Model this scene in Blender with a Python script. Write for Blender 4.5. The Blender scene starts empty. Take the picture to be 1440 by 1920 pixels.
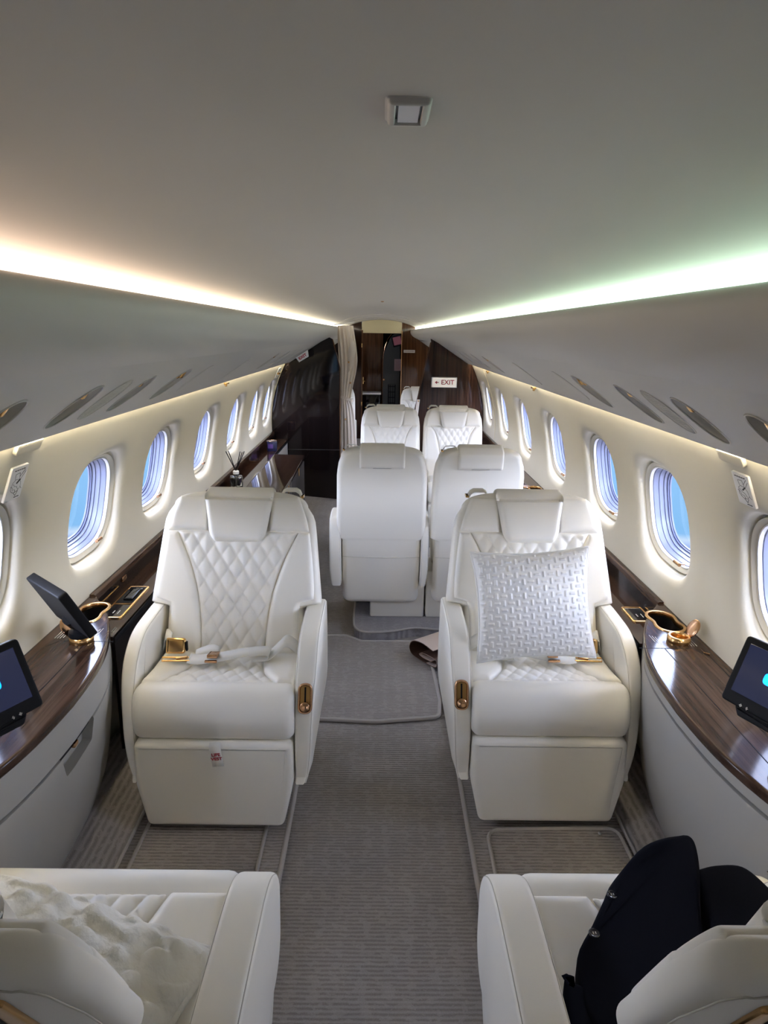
import bpy, bmesh, math, random
import numpy as np
from mathutils import Vector, Matrix
random.seed(7)
SC = bpy.context.scene
COL = SC.collection
R = math.radians
PI = math.pi

# ------------------------------------------------------------------ helpers
class G:
    """collects vertices and faces of one mesh"""
    def __init__(s): s.v = []; s.f = []
    def add(s, vs, fs):
        b = len(s.v); s.v += [tuple(map(float, p)) for p in vs]; s.f += [tuple(i + b for i in f) for f in fs]; return s
    def loft(s, rings, closed=True, cap0=True, cap1=True):
        n = len(rings[0]); vs = [p for r in rings for p in r]; fs = []
        for i in range(len(rings) - 1):
            for j in range(n if closed else n - 1):
                k = (j + 1) % n
                fs.append((i*n+j, i*n+k, (i+1)*n+k, (i+1)*n+j))
        if cap0: fs.append(tuple(range(n))[::-1])
        if cap1: fs.append(tuple(range((len(rings)-1)*n, len(rings)*n)))
        return s.add(vs, fs)
    def grid(s, fn, us, vs_):
        nu, nv = len(us), len(vs_)
        vs = [fn(u, v) for v in vs_ for u in us]; fs = []
        for j in range(nv-1):
            for i in range(nu-1):
                fs.append((j*nu+i, j*nu+i+1, (j+1)*nu+i+1, (j+1)*nu+i))
        return s.add(vs, fs)
    def prism(s, out, c0, c1, r, mp, seg=4, r1=None):
        r1 = r if r1 is None else r1
        prof = [(r + .004, c0)]
        for k in range(seg+1):
            a = k/seg*PI/2; prof.append((r*(1-math.sin(a)), c0 + r*(1-math.cos(a))))
        for k in range(seg, -1, -1):
            a = k/seg*PI/2; prof.append((r1*(1-math.sin(a)), c1 - r1*(1-math.cos(a))))
        prof.append((r1 + .004, c1))
        return s.loft([[mp(x, y, c) for x, y in inset(out, d)] for d, c in prof])
    def box(s, c, d, b=.0, rot=None):
        x, y, z = d[0]/2, d[1]/2, d[2]/2; b = min(b, x*.49, y*.49, z*.49)
        M = rot or Matrix.Identity(3); c = Vector(c)
        if b <= 0:
            return s.loft([[c + M @ Vector(p) for p in ((-x,-y,w),(x,-y,w),(x,y,w),(-x,y,w))] for w in (-z, z)])
        o = fillet([(-x,-y,b),(x,-y,b),(x,y,b),(-x,y,b)], 3)
        return s.prism(o, -z, z, b*.7, lambda p, q, w: c + M @ Vector((p, q, w)), 2)
    def tube(s, path, rad, n=10, cap=True):
        P = [Vector(p) for p in path]; rings = []; up = None
        for i, p in enumerate(P):
            t = (P[min(i+1, len(P)-1)] - P[max(i-1, 0)]).normalized()
            if up is None:
                up = Vector((0, 0, 1)) if abs(t.z) < .9 else Vector((1, 0, 0))
            a = t.cross(up).normalized(); up = a.cross(t).normalized()
            r = rad[i] if isinstance(rad, (list, tuple)) else rad
            rings.append([p + (a*math.cos(q) + up*math.sin(q))*r for q in (2*PI*k/n for k in range(n))])
        return s.loft(rings, True, cap, cap)
    def ring(s, path, rad, n=8):
        P = [Vector(p) for p in path]; m = len(P); rings = []
        nrm = (P[m//3]-P[0]).cross(P[2*m//3]-P[0]).normalized()
        for i, p in enumerate(P):
            t = (P[(i+1) % m] - P[i-1]).normalized(); a = t.cross(nrm).normalized()
            rings.append([p + (a*math.cos(q) + nrm*math.sin(q))*rad for q in (2*PI*k/n for k in range(n))])
        rings.append(rings[0])
        return s.loft(rings, True, False, False)
    def lathe(s, prof, c, n=24, M=None):
        M = M or Matrix.Identity(3); c = Vector(c)
        return s.loft([[c + M @ Vector((r*math.cos(2*PI*k/n), r*math.sin(2*PI*k/n), z)) for k in range(n)] for r, z in prof])
    def ribbon(s, path, wvec, th):
        """flat strap along path; wvec = width vector (or list), th = thickness"""
        P = [Vector(p) for p in path]; rings = []
        for i, p in enumerate(P):
            t = (P[min(i+1, len(P)-1)] - P[max(i-1, 0)]).normalized()
            w = Vector(wvec[i] if isinstance(wvec, list) else wvec)
            n = t.cross(w).normalized()*th/2; w = w/2
            rings.append([p-w-n, p+w-n, p+w+n, p-w+n])
        return s.loft(rings)

def inset(o, d):
    n = len(o); r = []
    if abs(d) < 1e-9: return list(o)
    for i in range(n):
        a, b, c = Vector(o[i-1]), Vector(o[i]), Vector(o[(i+1) % n])
        e1 = (b-a); e2 = (c-b)
        if e1.length < 1e-9: e1 = e2
        if e2.length < 1e-9: e2 = e1
        e1.normalize(); e2.normalize()
        n1 = Vector((e1.y, -e1.x)); n2 = Vector((e2.y, -e2.x))
        m = (n1+n2); k = 1 + n1.dot(n2); m = m/max(k, .35)
        dd = d
        if d > 0:
            turn = e1.x*e2.y - e1.y*e2.x
            if .02 < turn < .66: dd = min(d, .92*.5*((b-a).length+(c-b).length)/turn)
        p = b - m*dd; r.append((p.x, p.y))
    return r

def ccw(o):
    a = sum(o[i-1][0]*o[i][1]-o[i][0]*o[i-1][1] for i in range(len(o)))
    return list(o) if a > 0 else list(o)[::-1]

def fillet(pts, seg=5):
    """pts (x,y,radius) counter-clockwise -> rounded outline"""
    n = len(pts); out = []
    for i in range(n):
        a, b, c = (Vector(pts[(i+k) % n][:2]) for k in (-1, 0, 1)); r = pts[i][2]
        if r <= 0: out.append(tuple(b)); continue
        u = (a-b); v = (c-b); lu, lv = u.length, v.length; u.normalize(); v.normalize()
        h = math.acos(max(-1, min(1, u.dot(v))))/2
        t = min(r/max(math.tan(h), 1e-3), lu*.49, lv*.49)
        p, q = b+u*t, b+v*t
        for k in range(seg+1):
            w = k/seg; out.append(tuple(p*(1-w)**2 + b*2*w*(1-w) + q*w*w))
    return out

def smooth_curve(pts, n):
    """Catmull-Rom through pts (any dimension)"""
    P = [np.array(p, float) for p in pts]; P = [2*P[0]-P[1]] + P + [2*P[-1]-P[-2]]; out = []
    m = len(P)-3
    for k in range(n+1):
        s = k/n*m; i = min(int(s), m-1); t = s-i
        a, b, c, d = P[i:i+4]
        out.append(tuple(.5*((2*b)+(c-a)*t+(2*a-5*b+4*c-d)*t*t+(3*b-a-3*c+d)*t**3)))
    return out

def mk(name, g, mat, parent=None, sharp=40, smooth=True, fix=True):
    me = bpy.data.meshes.new(name); me.from_pydata(g.v, [], g.f); me.update()
    if fix:
        bm = bmesh.new(); bm.from_mesh(me)
        bmesh.ops.remove_doubles(bm, verts=bm.verts, dist=1e-6)
        bmesh.ops.recalc_face_normals(bm, faces=bm.faces); bm.to_mesh(me); bm.free()
    if smooth:
        me.polygons.foreach_set('use_smooth', [True]*len(me.polygons))
        if sharp < 180: me.set_sharp_from_angle(angle=R(sharp))
    me.materials.append(mat)
    o = bpy.data.objects.new(name, me); COL.objects.link(o)
    if parent: o.parent = parent
    return o

def thing(name, label, cat, loc=(0, 0, 0), rz=0, group=None):
    o = bpy.data.objects.new(name, None); COL.objects.link(o); o.empty_display_size = .1
    o.location = loc; o.rotation_euler = (0, 0, rz)
    return tag(o, label, cat, group)
def tag(o, label, cat, group=None):
    o['label'] = label; o['category'] = cat
    if group: o['group'] = group
    return o
def struct(name, g, mat, parent=None, **k):
    o = mk(name, g, mat, parent, **k)
    if parent is None: o['kind'] = 'structure'
    return o
def dup(root, loc, rz, label, group=None, skip=()):
    def cp(o, par):
        c = o.copy(); COL.objects.link(c)
        if par: c.parent = par
        for ch in [q for q in bpy.data.objects if q.parent == o]:
            if ch.name.split('.')[0] not in skip: cp(ch, c)
        return c
    r = cp(root, None); r.location = loc; r.rotation_euler = (0, 0, rz); r['label'] = label
    if group: r['group'] = group
    return r
def cut(o, g):
    c = mk('cutter', g, o.data.materials[0], o.parent, smooth=False)
    m = o.modifiers.new('b', 'BOOLEAN'); m.operation = 'DIFFERENCE'; m.object = c; m.solver = 'EXACT'
    bpy.context.view_layer.update()
    dg = bpy.context.evaluated_depsgraph_get()
    me = bpy.data.meshes.new_from_object(o.evaluated_get(dg))
    o.modifiers.clear(); o.data = me; me.name = o.name
    me.polygons.foreach_set('use_smooth', [True]*len(me.polygons)); me.set_sharp_from_angle(angle=R(40))
    bpy.data.objects.remove(c)
def text(name, s, size, mat, parent, M, ext=.0004, bold=0.0):
    cu = bpy.data.curves.new(name, 'FONT'); cu.body = s; cu.size = size; cu.align_x = 'CENTER'; cu.align_y = 'CENTER'
    cu.extrude = ext; cu.offset = bold
    t = bpy.data.objects.new(name, cu); COL.objects.link(t)
    bpy.context.view_layer.update()
    me = bpy.data.meshes.new_from_object(t.evaluated_get(bpy.context.evaluated_depsgraph_get()))
    bpy.data.objects.remove(t); me.transform(M); me.materials.clear(); me.materials.append(mat)
    o = bpy.data.objects.new(name, me); COL.objects.link(o); o.parent = parent
    return o
def basis(x, y, z, o=(0, 0, 0)):
    m = Matrix((x, y, z)).transposed().to_4x4(); m.translation = Vector(o); return m

# ------------------------------------------------------------------ materials
def mat(name, col, rough=.5, metal=0, coat=0, emit=None, estr=0, bump=None, var=None, spec=.5, trans=0, sheen=0):
    m = bpy.data.materials.new(name); m.use_nodes = True; nt = m.node_tree; b = nt.nodes['Principled BSDF']
    I = b.inputs
    I['Base Color'].default_value = (*col, 1); I['Roughness'].default_value = rough; I['Metallic'].default_value = metal
    I['Coat Weight'].default_value = coat; I['Coat Roughness'].default_value = .04; I['Specular IOR Level'].default_value = spec
    I['Transmission Weight'].default_value = trans; I['Sheen Weight'].default_value = sheen
    if emit: I['Emission Color'].default_value = (*emit, 1); I['Emission Strength'].default_value = estr
    tc = nt.nodes.new('ShaderNodeTexCoord')
    if var:   # (scale, amount): gentle tone variation
        n = nt.nodes.new('ShaderNodeTexNoise'); n.inputs['Scale'].default_value = var[0]; n.inputs['Detail'].default_value = 4
        mx = nt.nodes.new('ShaderNodeMix'); mx.data_type = 'RGBA'
        nt.links.new(tc.outputs['Object'], n.inputs['Vector']); nt.links.new(n.outputs['Fac'], mx.inputs['Factor'])
        mx.inputs['A'].default_value = (*[c*(1-var[1]) for c in col], 1); mx.inputs['B'].default_value = (*[min(1, c*(1+var[1])) for c in col], 1)
        nt.links.new(mx.outputs['Result'], I['Base Color'])
    if bump:  # (scale, strength, distance)
        n = nt.nodes.new('ShaderNodeTexNoise'); n.inputs['Scale'].default_value = bump[0]; n.inputs['Detail'].default_value = 3
        bp = nt.nodes.new('ShaderNodeBump'); bp.inputs['Strength'].default_value = bump[1]; bp.inputs['Distance'].default_value = bump[2]
        nt.links.new(tc.outputs['Object'], n.inputs['Vector']); nt.links.new(n.outputs['Fac'], bp.inputs['Height']); nt.links.new(bp.outputs['Normal'], I['Normal'])
    return m
def wood(name, dark, light, scale, rough=.12, coat=.6):
    m = mat(name, dark, rough, coat=coat, spec=.18); nt = m.node_tree; b = nt.nodes['Principled BSDF']
    tc = nt.nodes.new('ShaderNodeTexCoord'); mp = nt.nodes.new('ShaderNodeMapping'); mp.inputs['Scale'].default_value = scale
    n = nt.nodes.new('ShaderNodeTexNoise'); n.inputs['Scale'].default_value = 1; n.inputs['Detail'].default_value = 6; n.inputs['Roughness'].default_value = .65
    r = nt.nodes.new('ShaderNodeValToRGB'); e = r.color_ramp.elements
    e[0].position = .35; e[0].color = (*dark, 1); e[1].position = .68; e[1].color = (*light, 1)
    nt.links.new(tc.outputs['Object'], mp.inputs['Vector']); nt.links.new(mp.outputs['Vector'], n.inputs['Vector'])
    nt.links.new(n.outputs['Fac'], r.inputs['Fac']); nt.links.new(r.outputs['Color'], b.inputs['Base Color'])
    return m
def carpet(name, c0, c1, cw=.060, rh=.0125, rot=0):
    """ribbed cut-pile carpet: broken ribs across, faint columns along"""
    m = mat(name, c0, .95, spec=.1); nt = m.node_tree; b = nt.nodes['Principled BSDF']; N = nt.nodes.new; L = nt.links.new
    def mth(op, a, b_=None, c=None):
        n = N('ShaderNodeMath'); n.operation = op
        for k, v in enumerate((a, b_, c)):
            if v is None: continue
            if isinstance(v, (int, float)): n.inputs[k].default_value = v
            else: L(v, n.inputs[k])
        return n.outputs[0]
    tc = N('ShaderNodeTexCoord'); mp = N('ShaderNodeMapping'); mp.inputs['Rotation'].default_value = (0, 0, rot); L(tc.outputs['Object'], mp.inputs['Vector'])
    def noise(sx, sy, det=2):
        q = N('ShaderNodeMapping'); q.inputs['Scale'].default_value = (sx, sy, sx); L(mp.outputs['Vector'], q.inputs['Vector'])
        n = N('ShaderNodeTexNoise'); n.inputs['Scale'].default_value = 1; n.inputs['Detail'].default_value = det; L(q.outputs['Vector'], n.inputs['Vector']); return n.outputs['Fac']
    sx = N('ShaderNodeSeparateXYZ'); L(mp.outputs['Vector'], sx.inputs[0])
    wob = noise(30, 30)
    ph = mth('MULTIPLY_ADD', sx.outputs['Y'], 2*PI/rh, mth('MULTIPLY', wob, 2.2))
    rib = mth('MULTIPLY_ADD', mth('SINE', ph), .5, .5)
    colp = mth('SINE', mth('MULTIPLY_ADD', sx.outputs['X'], 2*PI/cw, mth('MULTIPLY', wob, 1.5)))
    dash = mth('GREATER_THAN', mth('ADD', noise(42, 70), mth('MULTIPLY', colp, .06)), .44)
    h = mth('MULTIPLY', mth('SUBTRACT', 1, rib), mth('MULTIPLY_ADD', dash, .5, .35))       # depth of the furrows
    pile = noise(380, 380, 3)
    hh = mth('SUBTRACT', mth('MULTIPLY', pile, .5), h)
    bp = N('ShaderNodeBump'); bp.inputs['Strength'].default_value = .7; bp.inputs['Distance'].default_value = .0035
    L(hh, bp.inputs['Height']); L(bp.outputs['Normal'], b.inputs['Normal'])
    fac = mth('ADD', mth('MULTIPLY', h, -.42), mth('MULTIPLY_ADD', pile, .5, .55))
    rp = N('ShaderNodeValToRGB'); rp.color_ramp.elements[0].position = .05; rp.color_ramp.elements[0].color = (*c0, 1); rp.color_ramp.elements[1].position = .95; rp.color_ramp.elements[1].color = (*c1, 1)
    L(fac, rp.inputs['Fac'])
    mx = N('ShaderNodeMix'); mx.data_type = 'RGBA'; mx.blend_type = 'MULTIPLY'; mx.inputs['Factor'].default_value = .3
    L(rp.outputs['Color'], mx.inputs['A']); L(noise(5, 5, 5), mx.inputs['B']); L(mx.outputs['Result'], b.inputs['Base Color'])
    return m

LEATHER = mat('cream_leather', (.87, .835, .75), .42, bump=(520, .12, .0006), var=(3, .02))
LEATHER_B = mat('cream_leather_shell', (.85, .81, .715), .45, bump=(520, .12, .0006), var=(3, .02))
STITCH = mat('stitch_thread', (.55, .51, .42), .7)
WALLM = mat('cream_wall_covering', (.66, .62, .515), .6, bump=(140, .10, .001), var=(4, .025))
PSUM = mat('grey_white_panel', (.55, .535, .495), .5, bump=(260, .06, .0006))
CEILM = mat('offwhite_ceiling', (.56, .53, .475), .55, bump=(60, .10, .0012), var=(6, .02))
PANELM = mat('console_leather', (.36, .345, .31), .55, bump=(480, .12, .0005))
GOLD = mat('brushed_gold', (.72, .43, .17), .24, metal=1)
GOLDP = mat('polished_gold', (.80, .50, .20), .12, metal=1)
COPPER = mat('rose_gold', (.62, .36, .20), .22, metal=1)
BLACK = mat('black_plastic', (.008, .008, .009), .55, spec=.12)
BLACKG = mat('black_gloss', (.008, .008, .01), .06, coat=.5)
DARKGREY = mat('grey_plastic', (.10, .10, .10), .35)
WHITEP = mat('white_plastic', (.78, .77, .76), .35)
GREYP = mat('gasket_grey', (.13, .14, .22), .5)
WOOD_Y = wood('zebrano_along', (.022, .011, .007), (.085, .050, .034), (55, 1.6, 30), .12, .08)
WOOD_D = wood('dark_zebrano_along', (.014, .006, .004), (.05, .024, .014), (55, 1.6, 40), .05, .35)
WOOD_Z = wood('dark_zebrano_upright', (.012, .005, .004), (.060, .027, .016), (60, 60, 1.2), .05, .25)
WOOD_B = wood('brown_zebrano_upright', (.05, .02, .009), (.17, .08, .036), (70, 70, 1.2), .08, .3)
GLOSSD = wood('black_brown_gloss', (.006, .004, .004), (.013, .008, .007), (60, 60, 1.2), .04, .35)
CARPET = carpet('grey_carpet', (.15, .132, .118), (.46, .42, .38))
CARPET2 = carpet('grey_mat_carpet', (.17, .15, .135), (.48, .435, .395))
CARPET_S = carpet('grey_side_carpet', (.14, .124, .112), (.42, .38, .35), .06, .018, R(90))
CARPET_P = carpet('cool_platform_carpet', (.17, .16, .16), (.48, .45, .445))
BIND = mat('carpet_binding', (.42, .385, .35), .9, bump=(300, .3, .001), spec=.1)
WHITEC = mat('white_satin', (.84, .82, .77), .35, sheen=.3)
FLUFF = mat('white_fleece', (.80, .78, .71), .95, bump=(120, .8, .004), sheen=.4)
BELT = mat('ivory_webbing', (.78, .76, .70), .6, bump=(700, .25, .0008))
NAVY = mat('navy_wool', (.0045, .005, .010), .9, bump=(900, .25, .0006), spec=.1)
NAVYB = mat('dark_button', (.02, .02, .03), .18)
LINEN = mat('beige_linen', (.88, .79, .68), .85, bump=(350, .35, .001))
TAN = mat('cream_suede', (.62, .50, .41), .7)
BROWN = mat('brown_leather', (.10, .05, .03), .5)
RED = mat('red_print', (.45, .012, .03), .5)
INK = mat('black_print', (.02, .02, .02), .6)
INKW = mat('white_print', (.62, .60, .56), .5)
SIGNW = mat('lit_sign_white', (.75, .72, .66), .4, emit=(1, .93, .85), estr=.10)
SCREEN = mat('navy_screen', (.004, .005, .010), .10, emit=(.005, .006, .014), estr=1.0, spec=.2)
LOGO = mat('blue_logo', (.0, .12, .5), .3, emit=(.0, .22, 1.0), estr=1.0)
NAVYTIN = mat('blue_tin', (.016, .018, .07), .35)
WINP = mat('window_plastic', (.20, .215, .30), .35)
SATIN = mat('dark_satin_veneer', (.010, .006, .005), .4, spec=.2)
LIQUID = mat('clear_glass', (.85, .87, .83), .03, trans=1)
PAPER = mat('pink_paper', (.34, .23, .24), .8)
GREYDOOR = mat('dark_grey_door', (.035, .037, .035), .3)
CREAMH = mat('header_cream', (.72, .64, .42), .5)
STRAW = mat('paper_shade', (.66, .66, .70), .6)

def emis_strip(name, stops, strength):
    m = bpy.data.materials.new(name); m.use_nodes = True; nt = m.node_tree
    for n in list(nt.nodes): nt.nodes.remove(n)
    o = nt.nodes.new('ShaderNodeOutputMaterial'); e = nt.nodes.new('ShaderNodeEmission'); e.inputs['Strength'].default_value = strength
    g = nt.nodes.new('ShaderNodeNewGeometry'); sx = nt.nodes.new('ShaderNodeSeparateXYZ'); mr = nt.nodes.new('ShaderNodeMapRange')
    mr.inputs['From Min'].default_value = 0; mr.inputs['From Max'].default_value = 7
    rp = nt.nodes.new('ShaderNodeValToRGB')
    el = rp.color_ramp.elements
    while len(el) < len(stops): el.new(.5)
    for q, (p, c) in zip(el, stops): q.position = p; q.color = (*c, 1)
    nt.links.new(g.outputs['Position'], sx.inputs[0]); nt.links.new(sx.outputs['Y'], mr.inputs['Value']); nt.links.new(mr.outputs['Result'], rp.inputs['Fac'])
    nt.links.new(rp.outputs['Color'], e.inputs['Color']); nt.links.new(e.outputs[0], o.inputs['Surface'])
    return m
K_COVE = 2.0; K_WALL = 22.5; YS = .62
LED_L = emis_strip('cove_led_pink', [(0, (1, .70, .56)), (.25, (1, .78, .62)), (.6, (1, .90, .70)), (1, (1, .93, .78))], K_COVE)
LED_R = emis_strip('cove_led_green', [(0, (.66, 1, .82)), (.25, (.70, 1, .82)), (.6, (.85, 1, .84)), (1, (.95, 1, .86))], K_COVE)
LED_W = emis_strip('wall_wash_led', [(0, (1, .88, .66)), (1, (1, .88, .66))], K_WALL)

def pane_mat():
    m = bpy.data.materials.new('window_pane'); m.use_nodes = True; nt = m.node_tree
    for n in list(nt.nodes): nt.nodes.remove(n)
    o = nt.nodes.new('ShaderNodeOutputMaterial'); t = nt.nodes.new('ShaderNodeBsdfTransparent'); t.inputs['Color'].default_value = (.92, .95, 1, 1)
    gl = nt.nodes.new('ShaderNodeBsdfGlossy'); gl.inputs['Roughness'].default_value = .02; mx = nt.nodes.new('ShaderNodeMixShader')
    mx.inputs['Fac'].default_value = .05; nt.links.new(t.outputs[0], mx.inputs[1]); nt.links.new(gl.outputs[0], mx.inputs[2]); nt.links.new(mx.outputs[0], o.inputs['Surface'])
    return m
PANE = pane_mat()

# ------------------------------------------------------------------ cabin shell
Y0, Y1 = -1.6, 10.2
def wx(z): return 1.022 - .45*(z-.7)**2 if z > .7 else 1.022 - .15*(.7-z)**2
def wn(z):
    k = .9*(z-.7) if z > .7 else 0
    l = math.hypot(1, k); return 1/l, k/l
def wall_pt(s):
    def f(y, z, d):
        n = wn(z); return (s*(wx(z)+d*n[0]), y, z+d*n[1])
    return f
PS0, PS1 = (.55, 1.455), (.83, 1.272)
PSL = math.hypot(PS1[0]-PS0[0], PS1[1]-PS0[1])
PSD = ((PS1[0]-PS0[0])/PSL, (PS1[1]-PS0[1])/PSL); PSN = (-PSD[1], PSD[0])    # outward (up and away from the cabin)
def psu_pt(s):
    def f(y, q, d):
        return (s*(PS0[0]+PSD[0]*q+PSN[0]*d), y, PS0[1]+PSD[1]*q+PSN[1]*d)
    return f
def super_r(a, b, n, skew=0):
    def r(t):
        c, q = math.cos(t), math.sin(t)
        c = c - skew*q   # sheared outline
        return 1/((abs(c)/a)**n+(abs(q)/b)**n)**(1/n)
    return r
def holed_cell(g, S, u0, u1, v0, v1, hole, nseg=64, sink=None):
    """a piece of surface S over [u0,u1]x[v0,v1] with a hole (uc,vc,radius fn); sink = [(scale,depth)...] rolls the rim inwards"""
    uc, vc, rf = hole
    ang = sorted([2*PI*k/nseg for k in range(nseg)] + [math.atan2(v-vc, u-uc) % (2*PI) for u in (u0, u1) for v in (v0, v1)])
    rings = []
    for sc, d in reversed(sink or []):
        rings.append([S(uc+math.cos(t)*rf(t)*sc, vc+math.sin(t)*rf(t)*sc, d) for t in ang])
    for w in (0, .12, .3, .55, .8, 1):
        ring = []
        for t in ang:
            c, q = math.cos(t), math.sin(t)
            B = min((u1-uc)/c if c > 1e-9 else (u0-uc)/c if c < -1e-9 else 1e9, (v1-vc)/q if q > 1e-9 else (v0-vc)/q if q < -1e-9 else 1e9)
            rr = rf(t)*(1-w)+B*w
            ring.append(S(uc+c*rr, vc+q*rr, 0))
        rings.append(ring)
    g.loft(rings, True, False, False)
def lin(a, b, n): return [a+(b-a)*k/n for k in range(n+1)]

WIN = {-1: [1.565, 2.305, 3.005, 3.825, 4.635, 5.395, 6.02, 6.95, 7.75, 8.55], 1: [1.53, 2.28, 2.965, 3.80, 4.66, 5.50, 6.31, 7.12, 7.92, 8.72]}
WZ, WHW, WHH, WEX = .912, .243, .226, 3.3
WSINK = [(1-.15*math.sin(a), .026*(1-math.cos(a))) for a in lin(0, PI/2, 6)] + [(.835, .030), (.82, .034), (.815, .062)]
for s, side in ((-1, 'left'), (1, 'right')):
    g = G(); S = wall_pt(s); ws = WIN[s]
    bounds = [ws[0]-.40] + [(a+b)/2 for a, b in zip(ws, ws[1:])] + [ws[-1]+.36]
    for i, yc in enumerate(ws):
        holed_cell(g, S, bounds[i], bounds[i+1], .50, 1.30, (yc, WZ, super_r(WHW, WHH, WEX)), sink=WSINK)
    for a, b in ((Y0, bounds[0]), (bounds[-1], Y1)):
        g.grid(lambda y, z: S(y, z, 0), [a, b], lin(.5, 1.3, 16))
    g.grid(lambda y, z: S(y, z, 0), [Y0, Y1], lin(-.06, .5, 8))
    struct('wall_'+side, g, WALLM, sharp=60)
# emergency-exit panel seams near the partition
for s in (-1, 1):
    ys = 5.66 if s < 0 else 5.905
    for yy, w in ((ys+.62 if s < 0 else ys, .006),):
        g = G(); S = wall_pt(s)
        g.loft([[S(yy-w/2, z, .0), S(yy-w/2, z, -.0025), S(yy+w/2, z, -.0025), S(yy+w/2, z, 0)] for z in lin(.64, 1.27, 14)])
        struct('trim_%d' % (1 if s < 0 else 2), g, CREAMH, sharp=60)

# ---- windows: frame, shade and pane in one unit, built once, x = right seen from inside, y = outwards
def window_unit():
    rf = super_r(WHW, WHH, WEX)
    N = 64; an = [2*PI*k/N for k in range(N)]
    def ring(sc, d, sz=None): return [(math.cos(t)*rf(t)*sc, d, math.sin(t)*rf(t)*(sz or sc)) for t in an]
    fr = G().loft([ring(.93, .030), ring(.835, .014), ring(.826, .000), ring(.815, -.004), ring(.765, .004), ring(.758, .006), ring(.756, .016)], True, False, False)
    gk = G().loft([ring(.758, .008), ring(.750, .004), ring(.738, .005), ring(.734, .016)], True, False, False)
    li = G().loft([ring(.742, .016), ring(.722, .018), ring(.712, .036), ring(.700, .037), ring(.692, .052), ring(.672, .053), ring(.665, .064)], True, False, False)
    gk2 = G().loft([ring(.668, .062), ring(.640, .063), ring(.637, .068), ring(.622, .0685), ring(.618, .074)], True, False, False)
    pn = G().loft([ring(.64, .066), ring(.3, .066)], True, False, True)
    hd = G().tube([(.058, -.014, -.146), (.098, -.014, -.146)], .0065, 12).tube([(.092, -.012, -.146), (.092, .006, -.150)], .003, 8)
    sh = None
    return fr, gk, li, gk2, pn, hd, sh
WU = window_unit(); WUM = {}
tilt = math.atan(.9*(WZ-.7))
wi = 0
for s in (-1, 1):
    for yc in WIN[s]:
        wi += 1
        p = wall_pt(s)(yc, WZ, .030)
        M = Matrix.Translation(p) @ Matrix.Rotation(R(90) if s < 0 else R(-90), 4, 'Z') @ Matrix.Rotation(tilt, 4, 'X')
        if not WUM:
            root = mk('window_%d' % wi, WU[0], WALLM, sharp=50)
            kids = [mk('inner_rim', WU[1], WHITEP, root, 50), mk('window_liner', WU[2], WINP, root, 30), mk('gasket', WU[3], GREYP, root, 30),
                    mk('pane', WU[4], PANE, root, 50), mk('shade_handle', WU[5], COPPER, root)]
            WUM = {'r': root, 'k': kids}
            root['kind'] = 'structure'
        else:
            root = WUM['r'].copy(); root.name = 'window_%d' % wi; COL.objects.link(root); root['kind'] = 'structure'
            for k in WUM['k']:
                c = k.copy(); COL.objects.link(c); c.parent = root
        root.matrix_world = M
        # daylight portal in the opening (sampling aid for the sky seen through it)
        la = bpy.data.lights.new('window_portal', 'AREA'); la.shape = 'RECTANGLE'; la.size = .27; la.size_y = .27; la.cycles.is_portal = True
        lo = bpy.data.objects.new('window_portal', la); COL.objects.link(lo)
        lo.matrix_world = M @ Matrix.Translation((0, .092, 0)) @ Matrix.Rotation(R(-90), 4, 'X')

# ---- overhead panels (service units) with oval recesses
OVAL = {-1: [(1.20, 'n'), (1.535, 'n'), (1.715, 's'), (1.90, 'n'), (2.255, 'd'), (2.56, 'f'), (3.32, 'f'), (4.25, 'd'), (4.72, 'n'), (5.10, 's'), (5.52, 'n')],
        1: [(1.15, 'n'), (1.455, 'n'), (1.625, 's'), (1.817, 'n'), (2.23, 'd'), (2.49, 'f'), (3.25, 'f'), (4.25, 'd'), (4.82, 'n'), (5.28, 's'), (5.70, 'n')]}
OA, OB, OC = .054, .096, .180
def oval_r(kind): return super_r(OA*(1.35 if kind == 'd' else 1), OB, 2.2, .27 if kind != 'd' else .3)
def skew_fn(s):   # lower end lies further from the camera on both sides
    return .35
for s, side in ((-1, 'left'), (1, 'right')):
    g = G(); S = psu_pt(s)
    hs = [o for o in OVAL[s] if o[1] in 'nd']; ys = [o[0] for o in OVAL[s]]
    allb = [Y0] + [(a+b)/2 for a, b in zip(ys, ys[1:])] + [ys[-1]+.3]
    for (yc, k), a, b in zip(OVAL[s], allb, allb[1:]):
        if k in 'nd':
            holed_cell(g, S, a, b, 0, PSL, (yc, OC, oval_r(k)), 56, sink=[(1, 0), (.975, .001), (.955, .006), (.95, .012)])
        else:
            g.grid(lambda y, q: S(y, q, 0), [a, b], lin(0, PSL, 6))
    g.grid(lambda y, q: S(y, q, 0), [allb[-1], Y1], lin(0, PSL, 6))
    nose = smooth_curve([(.50, 1.597), (.462, 1.598), (.436, 1.588), (.430, 1.565), (.440, 1.530), (.475, 1.494), (.55, 1.455)], 24)
    g.loft([[(s*x, y, z) for x, z in nose] for y in (Y0, Y1)], False, False, False)
    tail = [(.83, 1.272), (.840, 1.2655), (.846, 1.2635), (.850, 1.267), (.848, 1.275), (.80, 1.33), (.56, 1.56), (.50, 1.597)]
    g.loft([[(s*x, y, z) for x, z in tail] for y in (Y0, Y1)], False, False, False)
    struct('ceiling_panel_'+side, g, PSUM, sharp=35)
# ceiling vault
def cz(x): return 1.729 - .335*x*x - .25*x**4
arc = [(x, cz(x)) for x in lin(0, .54, 18)]
arc += [(.60, 1.585), (.70, 1.535), (.80, 1.46), (.90, 1.345), (.884, 1.30)]
full = [(-x, z) for x, z in reversed(arc[1:])] + arc
g = G().loft([[(x, y, z) for x, z in full] for y in lin(Y0, Y1, 12)], False, False, False)
struct('ceiling', g, CEILM, sharp=50)
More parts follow.
